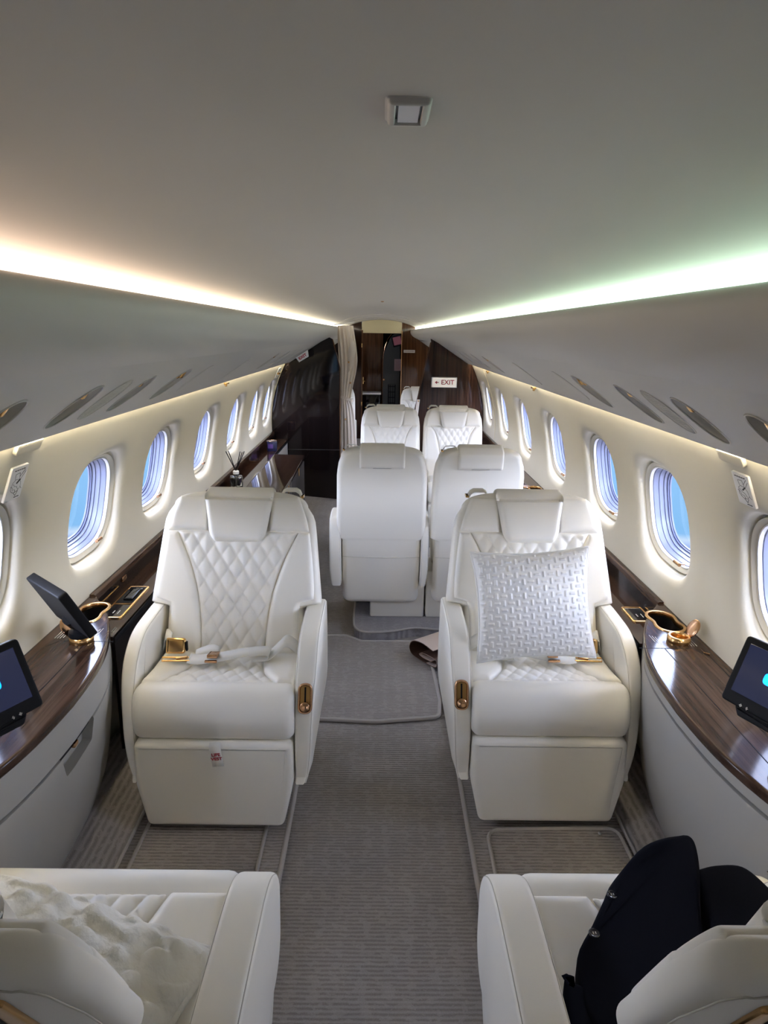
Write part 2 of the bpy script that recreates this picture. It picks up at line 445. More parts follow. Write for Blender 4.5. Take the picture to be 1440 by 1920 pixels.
# ceiling joint battens far aft
for i, yy in enumerate((7.4, 8.3, 9.3)):
    g = G(); top = [(x, z-.004) for x, z in full if abs(x) < .5]
    g.loft([[(x, yy-.01, z+.006), (x, yy-.008, z), (x, yy+.008, z), (x, yy+.01, z+.006)] for x, z in top])
    struct('trim_%d' % (3+i), g, CEILM)
# LED strips
for s, side, m in ((-1, 'left', LED_L), (1, 'right', LED_R)):
    g = G().box((s*.503, (YS+Y1)/2, 1.6115), (.008, Y1-YS-.02, .026))
    o = mk('cove_light_strip', g, m, smooth=False)
    tag(o, 'long LED strip along the %s edge of the ceiling, %s' % (side, 'pinkish warm white' if s < 0 else 'greenish white'), 'light', 'LED strips of the cabin')
    yb = 6.27 if s < 0 else 6.58
    g = G().box((s*.862, (YS+yb)/2, 1.300), (.022, yb-YS-.02, .006))
    o = mk('wall_wash_strip', g, LED_W, smooth=False)
    tag(o, 'warm LED strip behind the lower lip of the %s overhead panel' % side, 'light', 'LED strips of the cabin')
    g = G().box((s*.862, (6.68+Y1)/2, 1.300), (.022, Y1-6.7, .006))
    o = mk('wall_wash_strip', g, LED_W, smooth=False)
    tag(o, 'warm LED strip of the %s wall in the room beyond the partitions' % side, 'light', 'LED strips of the cabin')
# end walls
g = G().loft([[(x, Y0-.01, z) for x, z in full] + [(.95, Y0-.01, -.06), (-.95, Y0-.01, -.06)], [(x, Y0, z) for x, z in full] + [(.95, Y0, -.06), (-.95, Y0, -.06)]])
struct('wall_rear', g, WOOD_Z)
# ---- floors
FZ = -.03
g = G().box((0, (Y0+12)/2, FZ-.02), (2.1, 12-Y0, .04)); struct('floor', g, CARPET, smooth=False)
def slab(o, z0, z1, r, seg=3):
    return G().prism(ccw(o), z0, z1, .0005, lambda x, y, z: (x, y, z), 1, r1=r)

for s, side, xa in ((-1, 'left', .272), (1, 'right', .298)):
    o = [(s*xa, Y0), (s*xa, 2.72), (s*(xa+.05), 2.92), (s*(xa+.2), 2.98), (s*.955, 2.98), (s*.955, Y0)]
    o = fillet([(x, y, .08) for x, y in ccw(o)], 6)
    struct('floor_'+side, slab(o, FZ, 0, .010), CARPET)
    g = G().tube([(s*(xa+.004), y, -.004) for y in lin(Y0+.02, 2.74, 20)], .0085, 10)
    struct('trim_%d' % (6 if s < 0 else 7), g, BIND)
    xb = .752 if s < 0 else .795
    g = G().loft([[(s*xb, y, .0005), (s*(xb+.012), y, .012), (s*.95, y, .105), (s*.95, y, .0005)] for y in (Y0, 2.95)])
    struct('baseboard_'+side, g, CARPET_S, smooth=False)
    g = G().tube([(s*(xb+.004), y, .007) for y in (Y0, 0, 1.5, 2.94)], .006, 8)
    struct('trim_%d' % (8 if s < 0 else 9), g, BIND)
# raised platform under the conference seats
po = smooth_curve([(.93, 3.30), (.60, 3.28), (.36, 3.25), (.20, 3.27), (.08, 3.225), (-.05, 3.21), (-.11, 3.25), (-.128, 3.36), (-.13, 3.6)], 40)
po = po + [(-.13, 6.5), (.93, 6.5)]
struct('floor_platform', slab(po, FZ, .022, .004), CARPET_P)
g = G().tube([(x, y, .020) for x, y in po[2:-2]] + [(-.13, 5, .020), (-.13, 6.45, .020)], .006, 8)
struct('trim_10', g, BIND)

def matpad(name, o, z, label, th=.010, m=CARPET2, inner=.018):
    o = ccw(o); t = thing(name, label, 'mat', (0, 0, z))
    mk('mat_pile', G().prism(o, .0005, th-.002, .0005, lambda x, y, q: (x, y, q), 2, r1=.003), m, t)
    mk('bound_edge', G().ring([(x, y, max(th*.6, .006)) for x, y in inset(o, .005)], max(th*.6, .006), 8), BIND, t)
    return t
matpad('floor_mat', fillet([(-.57, 2.47, .04), (-.30, 2.455, .02), (.0, 2.435, .2), (.268, 2.475, .045), (.283, 2.60, .05), (.268, 3.06, .05), (.2, 3.19, .05), (-.08, 3.185, .04), (-.16, 3.25, .03), (-.57, 3.25, .03)], 5), FZ,
       'loose grey carpet mat with bound edge lying in the aisle before the raised platform', .016)
matpad('floor_mat', fillet([(-.725, .62, .03), (-.338, .62, .03), (-.338, 2.05, .03), (-.725, 2.05, .03)], 5), 0,
       'grey carpet mat between the two facing left club seats', .008)
matpad('floor_mat', fillet([(.352, .62, .03), (.785, .62, .03), (.785, 1.812, .05), (.352, 1.80, .06)], 5), 0,
       'grey carpet mat with rounded corners between the two right club seats', .008)
g = G(); 
for k in range(9): g.box((.715+random.uniform(-.004, .004), 1.775+random.uniform(-.003, .003), .0115+random.uniform(0, .003)), (.005, .004, .004), .0015)
tag(mk('paper_scrap', g, WHITEP), 'tiny white crumb of paper on the right floor mat', 'scrap')

# ------------------------------------------------------------------ side ledges, consoles, credenza
CE = [(0, .777), (.10, .781), (.20, .790), (.31, .812), (.43, .852), (.54, .902), (.61, .945), (.66, .982), (.70, 1.000), (.78, 1.006)]
def console_outline(x_off=0):
    h = smooth_curve(CE, 26); h = [(y, x+x_off) for y, x in h]
    return [(-y, x) for y, x in reversed(h[1:])] + h     # (y, |x|) along the cabin side edge
def peanut(cx, cy, L, n=48, sc=1.0):
    a, b = .050*L/.17, .0605*L/.17; o = []
    a, b = L*.315, L*.365
    for k in range(n):
        t = 2*PI*k/n; c2 = math.cos(2*t); r = math.sqrt(a*a*c2+math.sqrt(max(b**4-(a*a*math.sin(2*t))**2, 0)))*sc
        o.append((cx+r*math.sin(t)*1.12, cy+r*math.cos(t)))
    return ccw(o)
def console(name, s, yc, groove, label, cup=None, ring=None, leaf=True, pocket=False, off=0):
    t = thing(name, label, 'console', (0, yc, 0))
    E_ = [(y, min(x+off, 1.006)) for y, x in console_outline()]
    def outl(k):   # k pushes the cabin edge back to the wall
        return ccw([(s*(x+k*(1.012-x)/.235), y) for y, x in E_] + [(s*1.026, .78), (s*1.026, -.78)])
    W = lambda x, y, z: (x, y, z)
    top = mk('wood_top', G().prism(outl(0), .588, .616, .007, W, 4), WOOD_Y, t)
    lip = G()
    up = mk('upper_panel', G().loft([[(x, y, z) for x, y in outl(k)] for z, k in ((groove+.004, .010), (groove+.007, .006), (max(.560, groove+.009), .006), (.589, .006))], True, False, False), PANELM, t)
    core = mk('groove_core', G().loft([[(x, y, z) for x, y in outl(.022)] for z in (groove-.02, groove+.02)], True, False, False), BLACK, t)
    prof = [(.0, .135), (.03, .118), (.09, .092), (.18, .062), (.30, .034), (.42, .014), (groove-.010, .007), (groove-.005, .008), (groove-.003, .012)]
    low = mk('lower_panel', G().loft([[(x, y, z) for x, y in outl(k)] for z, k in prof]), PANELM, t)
    if pocket:   # magazine pocket cut into the panel
        po_ = fillet([(-.085, groove+.03, 0), (-.045, groove-.072, .012), (.115, groove-.068, .012), (.135, groove+.03, 0)], 3)
        cut(low, G().prism(ccw(po_), s*.70, s*.825, .002, lambda y, z, x: (x, y, z), 1) if s > 0 else G().prism(ccw(po_), -.825, -.70, .002, lambda y, z, x: (x, y, z), 1))
        mk('pocket_lining', G().box((s*.829, .03, groove-.035), (.004, .24, .09)), PANELM, t)
        mk('pocket_latch', G().box((s*.792, .012, groove-.012), (.010, .022, .012), .002), COPPER, t)
    if cup:
        cx, cy, L = cup
        o = peanut(cx, cy, L)
        cut(top, G().prism(o, .55, .65, .0005, W, 1))
        rim = mk('cup_holder', G().loft([[(x, y, z) for x, y in inset(o, d)] for d, z in ((-.011, .6155), (-.010, .619), (-.006, .6205), (-.001, .619), (.001, .612), (.001, .604))], True, False, False), GOLD, t)
        mk('well', G().loft([[(x, y, z) for x, y in inset(o, d)] for d, z in ((-.0003, .612), (.0005, .605), (.002, .585), (.005, max(.548, groove+.006)))], True, False, True), BLACK, rim)
        c2 = G()
        for q in (-.032, .032): c2.ring([(cx+.026*math.cos(k*PI/12), cy+q+.026*math.sin(k*PI/12), max(.549, groove+.007)) for k in range(24)], .0015, 6)
        mk('well_ridge', c2, DARKGREY, rim)
    if ring:
        rx, ry, ldir = ring
        sk = mk('monitor_socket', G().lathe([(.024, .6155), (.034, .6155), (.0355, .622), (.0345, .631), (.031, .636), (.026, .636), (.0235, .632), (.0235, .618)], (rx, ry, 0), 32), GOLD, t)
        mk('socket_well', G().lathe([(.0236, .6165), (.0236, .6168), (.0, .6168)], (rx, ry, 0), 24), BLACK, sk)
        ld = Matrix.Rotation(R(62)*(-s), 3, 'Y')
        lid = mk('socket_lid', G().lathe([(.0, -.003), (.027, -.003), (.030, -.001), (.030, .002), (.027, .004), (.0, .004)], (rx+s*.046, ry+.012, .655), 28, ld).box((rx+s*.036, ry+.009, .632), (.012, .016, .012), .003), COPPER, sk)
    if leaf:
        g = G(); z = .6163
        yl = .325; xs0, xs1 = .800, .992
        pts = [((xs0, yl), (xs1-.03, yl)), ((xs1-.03, yl), (xs1, yl-.05)), ((xs1, yl-.05), (xs1, -.5)), ((.878, yl), (.878, -.5))]
        for a, b in pts:
            g.ribbon([(s*a[0], a[1], z), (s*b[0], b[1], z)], (.0022 if abs(a[0]-b[0]) < .01 else 0, .0022 if abs(a[0]-b[0]) > .01 else 0, 0) if abs(a[0]-b[0]) < .01 or abs(a[1]-b[1]) < .01 else (.0016, .0016*s, 0), .0006)
        mk('leaf_seam', g, BLACK, t)
        g = G()
        for k in range(4): g.box((s*(.985-.008*k), yl+.045, .6163), (.0022, .055-.008*(k == 3), .0006))
        mk('instruction_print', g, INKW, t); g = G()
        for k in range(3): g.box((s*(.880-.007*k), yl+.055+.006*k, .6163), (.0018, .050, .0006))
        mk('instruction_print', g, INKW, t)
    return t
cL = console('side_console', -1, 1.53, .487, 'left side console with curved glossy wood top and magazine pocket', (-.957, .535, .165), (-.895, .325, 1), True, True)
cR = console('side_console', 1, 1.53, .556, 'right side console with curved glossy wood top and empty gold monitor socket', (.962, .525, .165), (.942, .375, 1), True)
mk('leaf_pull', G().tube([(.984, .296, .618), (.998, .286, .618)], .0022, 8), COPPER, cR)
console('side_console', 1, 4.62, .556, 'right wood topped console beside the double seats by the partition', (.968, -.60, .15), None, False, False, .07)
cc = bpy.data.objects['side_console.002']
mk('socket_lid', G().lathe([(.0, .616), (.03, .616), (.032, .621), (.03, .624), (.0, .624)], (.915, -.55, 0), 24), COPPER, cc)

def ledge(name, s, y0, y1, label, yc=None):
    t = thing(name, label, 'ledge', (0, (y0+y1)/2, 0)); h = (y1-y0)/2
    hc = console_outline(); ya = -h
    if yc is not None:
        cu_ = [(x+.004, y+yc-(y0+y1)/2+.004) for y, x in hc if y > 0 and .875 < x < .997]
        o = [(.872, cu_[0][1])] + cu_ + [(1.0, cu_[-1][1]), (1.0, h), (.872, h)]
        ya = cu_[-1][1]-.01; yt = cu_[0][1]
    else: o = [(.872, -h), (1.0, -h), (1.0, h), (.872, h)]; yt = -h
    mk('tray', G().prism(ccw([(s*x, y) for x, y in o]), .530, .550, .001, lambda x, y, z: (x, y, z), 1), WOOD_D, t)
    mk('wall_rim', G().loft([[(s*x, y, z) for x, z in ((.996, .612), (.998, .620), (1.004, .623), (1.019, .623), (1.019, .600), (.996, .600))] for y in (ya, h)]), WOOD_Y, t)
    mk('back_panel', G().box((s*1.002, (ya+h)/2, .576), (.010, h-ya, .056)), GLOSSD, t)
    mk('edge_trim', G().box((s*.869, (yt+h)/2, .537), (.006, h-yt, .020), .002), BLACK, t)
    mk('side_panel', G().box((s*.885, (yt+.03+h)/2, .318), (.010, h-yt-.03, .42)), SATIN, t)
    return t
lL = ledge('side_ledge', -1, 2.02, 6.28, 'long dark wood ledge under the left windows with gold framed panel', 1.53)
mk('cream_panel', G().box((-.877, 5.72-4.15, .30), (.010, 1.08, .46), .003), PANELM, lL)
lR = ledge('side_ledge', 1, 2.02, 3.82, 'dark wood ledge under the right windows beside the club seat', 1.53)
ledge('side_ledge', 1, 5.42, 6.56, 'dark wood ledge under the last right windows before the partition')
def control(parent, x0, x1, ya, yb, z, split, yo):
    o = fillet([(x0, ya-yo, .012), (x1, ya-yo, .012), (x1, yb-yo, .012), (x0, yb-yo, .012)], 4); o = ccw(o)
    fr = mk('control_frame', G().loft([[(x, y, q) for x, y in inset(o, d)] for d, q in ((0, z), (.001, z+.005), (.003, z+.006), (.007, z+.006), (.0085, z+.004), (.0085, z))], True, False, False), GOLD, parent)
    yd = ya+(yb-ya)*split - yo
    io = inset(o, .008)
    mk('touch_display', G().box(((x0+x1)/2, (ya-yo+yd)/2, z+.0015), (x1-x0-.018, yd-ya+yo-.014, .003)), BLACKG, fr)
    mk('display_print', G().box(((x0+x1)/2-.006, (ya-yo+yd)/2-.01, z+.0033), (.003, .022, .0006)).box(((x0+x1)/2+.012, (ya-yo+yd)/2-.012, z+.0033), (.002, .030, .0006)), INKW, fr)
    if split < 1:
        mk('frame_bar', G().box(((x0+x1)/2, yd, z+.003), (x1-x0-.012, .010, .005), .001), GOLD, fr)
        mk('phone_cradle', G().box(((x0+x1)/2, (yd+yb-yo)/2, z+.002), (x1-x0-.018, yb-yo-yd-.016, .004)), BLACK, fr)
        mk('phone_handset', G().box(((x0+x1)/2+.006, (yd+yb-yo)/2-.01, z+.008), (.034, .10, .010), .004).box(((x0+x1)/2, (yd+yb-yo)/2+.05, z+.006), (.05, .022, .008), .003), BLACKG, fr)
control(lL, -.978, -.898, 2.165, 2.47, .550, .42, 4.15)
control(lR, .912, .992, 2.19, 2.325, .550, 1, 2.92)
g = G()
for k in range(2): g.box((-.892+.007*k, 2.08-4.15-.006*k, .5505), (.0016, .035, .0006))
mk('instruction_print', g, INKW, lL)
mk('lid_seam', G().box((.93, 2.62-2.92, .5504), (.0015, .30, .0006)).box((.905, 2.47-2.92, .5504), (.05, .0015, .0006)), COPPER, lR)
for yy in (2.46, 3.0): mk('edge_lamp', G().box((-.994, yy-4.15, .59), (.006, .04, .018), .002), COPPER, lL)

# credenza
cr = thing('credenza', 'low left credenza with mirror glossy dark wood top and gold latches', 'cabinet', (-.69, 4.0, 0))
o = ccw(fillet([(-.125, -1.0, .01), (.115, -1.0, .01), (.122, .2, .2), (.115, 1.065, .03), (-.125, 1.085, .01)], 5))
mk('wood_top', G().prism(o, .596, .622, .006, lambda x, y, z: (x, y, z), 3), WOOD_D, cr)
mk('body', G().box((-.005, .03, .30), (.215, 2.04, .585), .004), SATIN, cr)
for k, (ya, yb) in enumerate(((-.98, -.33), (-.32, .33), (.34, 1.04))):
    d = mk('door', G().box((.106, (ya+yb)/2, .31), (.012, yb-ya, .54), .003), SATIN, cr)
    yl = {0: ya+.1, 1: .143, 2: .69}[k]
    mk('latch', G().prism(fillet([(yl-.016, .535, .014), (yl+.016, .535, .014), (yl+.016, .595, .014), (yl-.016, .595, .014)], 4), .110, .117, .002, lambda y, z, x: (x, y, z-.0), 2), GOLD, d)

# reed diffuser and tin on the left ledge
df = thing('reed_diffuser', 'glass reed diffuser with black sticks on the left ledge', 'diffuser', (-.935, 4.27, .5505)); df.scale = (1.15, 1.15, 1.15)
mk('bottle', G().lathe([(0, 0), (.034, 0), (.037, .004), (.037, .052), (.034, .060), (.018, .064), (.016, .068), (.016, .078), (.013, .078), (.013, .066), (.030, .057), (.033, .05), (.033, .006), (0, .006)], (0, 0, 0), 24), LIQUID, df)
mk('stopper', G().lathe([(.012, .071), (.017, .074), (.017, .088), (.012, .091), (0, .091)], (0, 0, 0), 16), WHITEP, df)
for k, (dx, dy) in enumerate(((-.055, .0), (-.045, .02), (.03, .0), (.052, .01), (.046, -.02), (-.03, -.03))):
    mk('reed', G().tube([(-dx*.3, -dy*.3, .008), (0, 0, .085), (dx*.95, dy, .085+.115)], .0026, 6), BLACK, df)
tn = thing('tin_can', 'small blue tin on the left ledge near the dark partition', 'tin', (-.92, 5.65, .5505))
mk('body', G().lathe([(0, 0), (.042, 0), (.043, .003), (.043, .082), (.042, .085), (0, .085)], (0, 0, 0), 28), NAVYTIN, tn)
mk('rim', G().ring([(.043*math.cos(k*PI/14), .043*math.sin(k*PI/14), .085) for k in range(28)], .002, 6), GOLD, tn)
g = G(); g.loft([[(.0436*math.cos(a), .0436*math.sin(a), z) for a in lin(R(-130), R(-70), 8)] for z in (.025, .062)], False, False, False)
mk('paper_label', g, mat('label_print', (.12, .06, .25), .5), tn)

# ------------------------------------------------------------------ partitions, curtain, aft cabin
def psu_line(): return [(.455, 1.487), (.475, 1.494), (.55, 1.455), (.83, 1.272), (.846, 1.2635)]
wl = [(wx(z)-.001, z) for z in lin(1.255, .02, 14)]
pL = ccw([(-.378, FZ), (-.378, 1.215), (-.445, 1.478)] + [(-x, z-.002) for x, z in psu_line()[1:]] + [(-x, z) for x, z in wl])
t = thing('partition', 'glossy black-brown partition with slanted top edge on the left', 'partition', (0, 6.29, 0))
mk('panel', G().prism(pL, 0, .028, .002, lambda x, z, y: (x, y, z), 2), GLOSSD, t)
mk('edge_strip', G().loft([[(x-.004, -.002, z), (x+.004, -.002, z), (x+.004, .03, z), (x-.004, .03, z)] for x, z in ((-.377, 0), (-.377, 1.215), (-.444, 1.474))]), WOOD_B, t, smooth=False)
mk('joint_line', G().box((-.64, -.0012, .455), (.52, .0016, .003)), DARKGREY, t)
pR = ccw([(.318, .022), (.318, .70), (.480, 1.462)] + [(x, z-.002) for x, z in psu_line()[1:]] + [(x, z) for x, z in wl])
t = thing('partition', 'brown zebrano partition with slanted edge on the right carrying the EXIT sign', 'partition', (0, 6.60, 0))
mk('panel', G().prism(pR, 0, .03, .002, lambda x, z, y: (x, y, z), 2), WOOD_Z, t)
mk('edge_strip', G().loft([[(x-.006, -.003, z), (x+.004, -.003, z), (x+.004, .033, z), (x-.006, .033, z)] for x, z in ((.317, .03), (.317, .70), (.479, 1.460))]), WOOD_B, t, smooth=False)
# EXIT sign on the right partition
t = thing('exit_sign', 'white EXIT sign with red letters and left arrow on the right partition', 'sign', (.617, 6.596, 1.083))
mk('sign_box', G().box((0, -.006, 0), (.250, .018, .100), .004), WHITEP, t)
mk('sign_face', G().box((0, -.0156, 0), (.232, .002, .084), .001), SIGNW, t)
text('lettering', 'EXIT', .062, RED, t, basis((1, 0, 0), (0, 0, 1), (0, -1, 0), (.034, -.0168, 0)), bold=.001)
g = G().box((-.062, -.0170, 0), (.018, .0012, .008)); g.loft([[(x, y, z) for x, z in ((-.070, .016), (-.092, 0), (-.070, -.016))] for y in (-.0176, -.0164)])
mk('arrow', g, RED, t, smooth=False)
# EXIT box under the left overhead panel
S = psu_pt(-1); p = S(6.0, .17, 0)
t = thing('exit_sign', 'wedge shaped white EXIT box on the left overhead panel', 'sign', p)
mk('sign_box', G().loft([[(x, y, z) for x, y, z in r] for r in ([(.045, -.002, .02), (-.055, -.002, -.045), (-.055, .075, -.045), (.045, .075, .02)], [(.055, .030, -.035), (-.03, .030, -.085), (-.03, .034, -.085), (.055, .034, -.035)])]), WHITEP, t, smooth=False)
nv = Vector((.045-(-.055), 0, .065)).normalized(); a = Vector((.05, -.002, -.0075))
fx = Vector((.10, 0, .065)).normalized(); fy = Vector((.0175, .032, -.0475)); fy = -(fy - fx*fy.dot(fx)).normalized(); fz = fx.cross(fy)
cen = (Vector((.045, -.002, .02))+Vector((-.055, -.002, -.045))+Vector((.055, .030, -.035))+Vector((-.03, .030, -.085)))/4
text('lettering', 'EXIT', .038, RED, t, basis(fx, fy, fz, cen + fz*.0012), bold=.0015)
# strap with stud on the right partition
t = tag(mk('curtain_tie', G().ribbon([(.372, 6.588, .915), (.366, 6.588, .86), (.358, 6.588, .78), (.350, 6.588, .62)], (.030, 0, 0), .004), LINEN), 'pale hanging tie strap with gold stud on the edge of the right partition', 'strap')
mk('stud', G().lathe([(0, 0), (.007, 0), (.006, .004), (0, .005)], (.372, 6.586, .90), 12, Matrix.Rotation(R(90), 3, 'X')), GOLD, t)

# curtain, gathered and tied beside the left partition
cu = thing('curtain', 'gathered beige linen curtain tied back beside the left partition', 'curtain', (0, 6.42, 0))
def cur(u, z, x0, x1, amp, ph):
    x = x0+(x1-x0)*u; ft = min(1, max(0, (z-1.15)/.35)); k = .16+.84*ft*max(0, 1-u*1.7); return (x, amp*k*math.sin(u*2*PI*5+ph)+.010*math.sin(u*5+z*3), z)
lev = [(1.600, -.405, -.262, .020), (1.52, -.408, -.250, .026), (1.40, -.402, -.232, .028), (1.28, -.395, -.222, .026), (1.17, -.390, -.235, .024), (1.05, -.388, -.262, .020), (.95, -.386, -.280, .016), (.90, -.384, -.282, .016), (.84, -.388, -.262, .020), (.70, -.394, -.240, .026), (.45, -.396, -.222, .030), (.1, -.398, -.212, .032), (-.025, -.398, -.212, .032)]
lv = smooth_curve(lev, 48); us = lin(0, 1, 72); g = G()
for sgn in (0,):
    g.grid(lambda u, v: cur(u, lv[v][0], lv[v][1], lv[v][2], lv[v][3], 0), us, list(range(len(lv))))
    g.grid(lambda u, v: (lambda p: (p[0], p[1]+.03, p[2]))(cur(u, lv[v][0], lv[v][1], lv[v][2], lv[v][3], .6)), us, list(range(len(lv))))
    for e in (0, 1):
        g.loft([[cur(e, z, a, b, m, 0), (lambda p: (p[0], p[1]+.03, p[2]))(cur(e, z, a, b, m, .6))] for z, a, b, m in lv], False, False, False)
mk('cloth', g, LINEN, cu, sharp=180)
fl = G().grid(lambda u, v: (-.318+(.085-.0*v)*u*(1-abs(v-.35)*.6)+.03*(1-v)*(1-u), -.052-.02*math.sin(u*2.5), 1.50-.34*v+.10*u*(v-.4)), lin(0, 1, 8), lin(0, 1, 14))
mk('front_flap', fl, LINEN, cu, sharp=180)
g = G().ribbon([(-.405, -.005, .958), (-.395, -.045, .955), (-.36, -.05, .945), (-.31, -.052, .930), (-.275, -.046, .915), (-.262, .0, .908)], (0, .004, .028), .004)
mk('tie_band', g, LINEN, cu)
for (x, z) in ((-.300, 1.27), (-.285, 1.08), (-.33, .74), (-.397, .952)):
    mk('stud', G().lathe([(0, 0), (.009, 0), (.008, .004), (0, .006)], (x, -.066 if z < .9 or z > 1.2 else -.054, z), 12, Matrix.Rotation(R(90), 3, 'X')), GOLD, cu)
g = G().tube([(-.44, .01, 1.606), (-.25, .01, 1.632)], .005, 8)
mk('curtain_rail', g, WHITEP, cu)

# far bulkhead with doorway
YB = 10.2
bo = [(x, z-.001) for x, z in full if abs(x) <= .93]
def wall_piece(o): return G().prism(ccw(o), YB, YB+.05, .001, lambda x, z, y: (x, y, z), 1)
xl, xr, zt = -.275, .300, 1.60
left = [(-.29, FZ)] + [(-.29, cz(.29)+.006)] + [(-x, z+.006) for x, z in arc if x > .3] + [(-.95, FZ)]
right = [(.305, FZ)] + [(.305, cz(.305)+.006)] + [(x, z+.006) for x, z in arc if x > .32] + [(.95, FZ)]
struct('wall_far_left', wall_piece(left), WOOD_Z, smooth=False)
struct('wall_far_right', wall_piece(right), WOOD_B, smooth=False)
head = [(-.288, zt-.06), (.303, zt-.06)] + [(x, cz(x)+.006) for x in lin(.303, -.288, 10)]
struct('wall_header', wall_piece(head), CREAMH)
d = G().box((-.282, YB-.012, .77), (.022, .03, 1.62), .004)
dj = struct('door_1', d, WOOD_B)
mk('hinge', G().box((-.285, YB-.030, 1.36), (.016, .006, .06), .002).box((-.285, YB-.030, .5), (.016, .006, .06), .002), GOLD, dj)
mk('jamb_edge', G().box((.304, YB-.012, .77), (.012, .03, 1.62), .004), COPPER, dj)
mk('door_handle', G().tube([(-.262, YB-.03, .845), (-.262, YB-.05, .845), (-.235, YB-.055, .838)], .008, 8).tube([(-.262, YB-.03, .80), (-.262, YB-.03, .90)], .006, 8), GOLDP, dj)
# washroom beyond the doorway
struct('wall_washroom', G().box((0, 11.62, .8), (1.9, .04, 1.7)).box((-.72, 10.95, .8), (.04, 1.3, 1.7)).box((.72, 10.95, .8), (.04, 1.3, 1.7)), GLOSSD, smooth=False)
struct('ceiling_washroom', G().box((0, 10.93, 1.66), (1.5, 1.36, .04)), CREAMH, smooth=False)
t = thing('wood_panel', 'tall brown zebrano panel seen through the far doorway', 'panel', (-.17, 10.9, FZ))
mk('panel', G().box((0, 0, .80), (.40, .03, 1.58), .004), WOOD_B, t)
mk('grab_bar', G().tube([(-.135, -.03, 1.12), (-.135, -.03, 1.42)], .006, 8), GOLDP, t)
t = thing('wash_counter', 'small white washroom counter under the wood panel', 'counter', (-.16, 10.68, FZ))
mk('top', G().box((0, 0, .655), (.34, .30, .03), .012), WHITEP, t)
mk('cabinet', G().box((0, .03, .32), (.30, .24, .62), .01), GLOSSD, t)
do = fillet([(.03, FZ+.01, .01), (.30, FZ+.01, .01), (.30, 1.53, .02), (.17, 1.53, .12), (.03, 1.20, .2)], 8)
t = thing('lavatory_door', 'dark grey inner door with curved top corner in the far doorway', 'door', (0, 10.75, 0))
mk('leaf', G().prism(ccw(do), 0, .03, .006, lambda x, z, y: (x, y, z), 3), GREYDOOR, t)
mk('edge_line', G().tube([(.03, -.002, 0), (.03, -.002, 1.05), (.036, -.002, 1.20), (.06, -.002, 1.34), (.10, -.002, 1.45), (.16, -.002, 1.53)], .004, 6), COPPER, t)
mk('lock_knob', G().lathe([(0, 0), (.018, 0), (.014, .02), (0, .024)], (.05, -.002, .83), 14, Matrix.Rotation(R(90), 3, 'X')), COPPER, t)
t = thing('wall_screen', 'small dark tilted screen high beyond the far doorway', 'screen', (.245, 10.68, 1.43))
mk('casing', G().box((0, 0, 0), (.15, .02, .17), .004, Matrix.Rotation(R(-14), 3, 'Y')), BLACK, t)
mk('picture', G().box((.003, -.0115, .0), (.12, .002, .12), 0, Matrix.Rotation(R(-14), 3, 'Y')), mat('dim_red_picture', (.05, .02, .025), .3, emit=(.05, .015, .02), estr=.4), t)
t = tag(mk('paper_notice', G().box((.268, 10.735, 1.06), (.115, .003, .18)), PAPER), 'pinkish printed notice on the grey door in the far doorway', 'notice')
g = G()
for k in range(6): g.box((.262, 10.733, 1.12-.024*k), (.07-.01*(k % 2), .001, .006))
mk('print', g, mat('faded_print', (.22, .14, .14), .8), t)
t = thing('wire_rack', 'tall black wire magazine rack in the far doorway', 'rack', (.175, 10.70, .40))
mk('frame', G().ring([(-.05, 0, -.2), (.05, 0, -.2), (.055, 0, .36), (-.05, 0, .36)], .006, 6), BLACK, t)
g = G()
for k in range(7): g.tube([(-.05, -.03, -.18+.085*k), (.05, -.03, -.18+.085*k)], .006, 6)
for k in (-.05, -.02, .02, .05): g.tube([(k, -.03, -.2), (k, -.03, .36)], .004, 6)
mk('basket_bars', g, BLACK, t)
t = tag(mk('wall_placard', G().box((.42, YB-.004, 1.285), (.168, .006, .040), .001), WHITEP), 'small white lettered strip on the wood wall right of the far doorway', 'placard')
g = G()
for k in range(14): g.box((.352+.0105*k, YB-.0078, 1.285), (.0075, .001, .010))
mk('print', g, mat('grey_red_print', (.20, .10, .10), .6), t)

# ------------------------------------------------------------------ seats
def quilt(x, t, dx, dt):
    a, b = x/dx + t/dt, x/dx - t/dt
    return (abs(math.sin(PI*a))*abs(math.sin(PI*b)))**.38
def edge_params(n, e=.12):
    k = lin(0, 1, n); return [.5-.5*math.cos(PI*q)*(.55)-.5*(1-2*q)*.45 for q in k]
def pad(mp, xl, xr, t0, t1, nu, nv, h, edge, q=None, base=-.004):
    g = G()
    def P(u, v):
        t = t0+(t1-t0)*v; a, b = xl(t), xr(t); x = a+(b-a)*u; w = b-a
        e = min(u*w, (1-u)*w, v*(t1-t0), (1-v)*(t1-t0)); f = min(1, e/edge)
        d = base + (h-base)*math.sqrt(max(0, 1-(1-f)**2))
        if q: d += q[0]*quilt(x, t, q[1], q[2])*min(1, e/.012)
        return mp(x, t, d)
    return g.grid(P, lin(0, 1, nu) if q else edge_params(nu), lin(0, 1, nv) if q else edge_params(nv))
def piecewise(pts):
    c = smooth_curve(pts, 40); ts = [p[0] for p in c]; xs = [p[1] for p in c]
    return lambda t: float(np.interp(t, ts, xs))

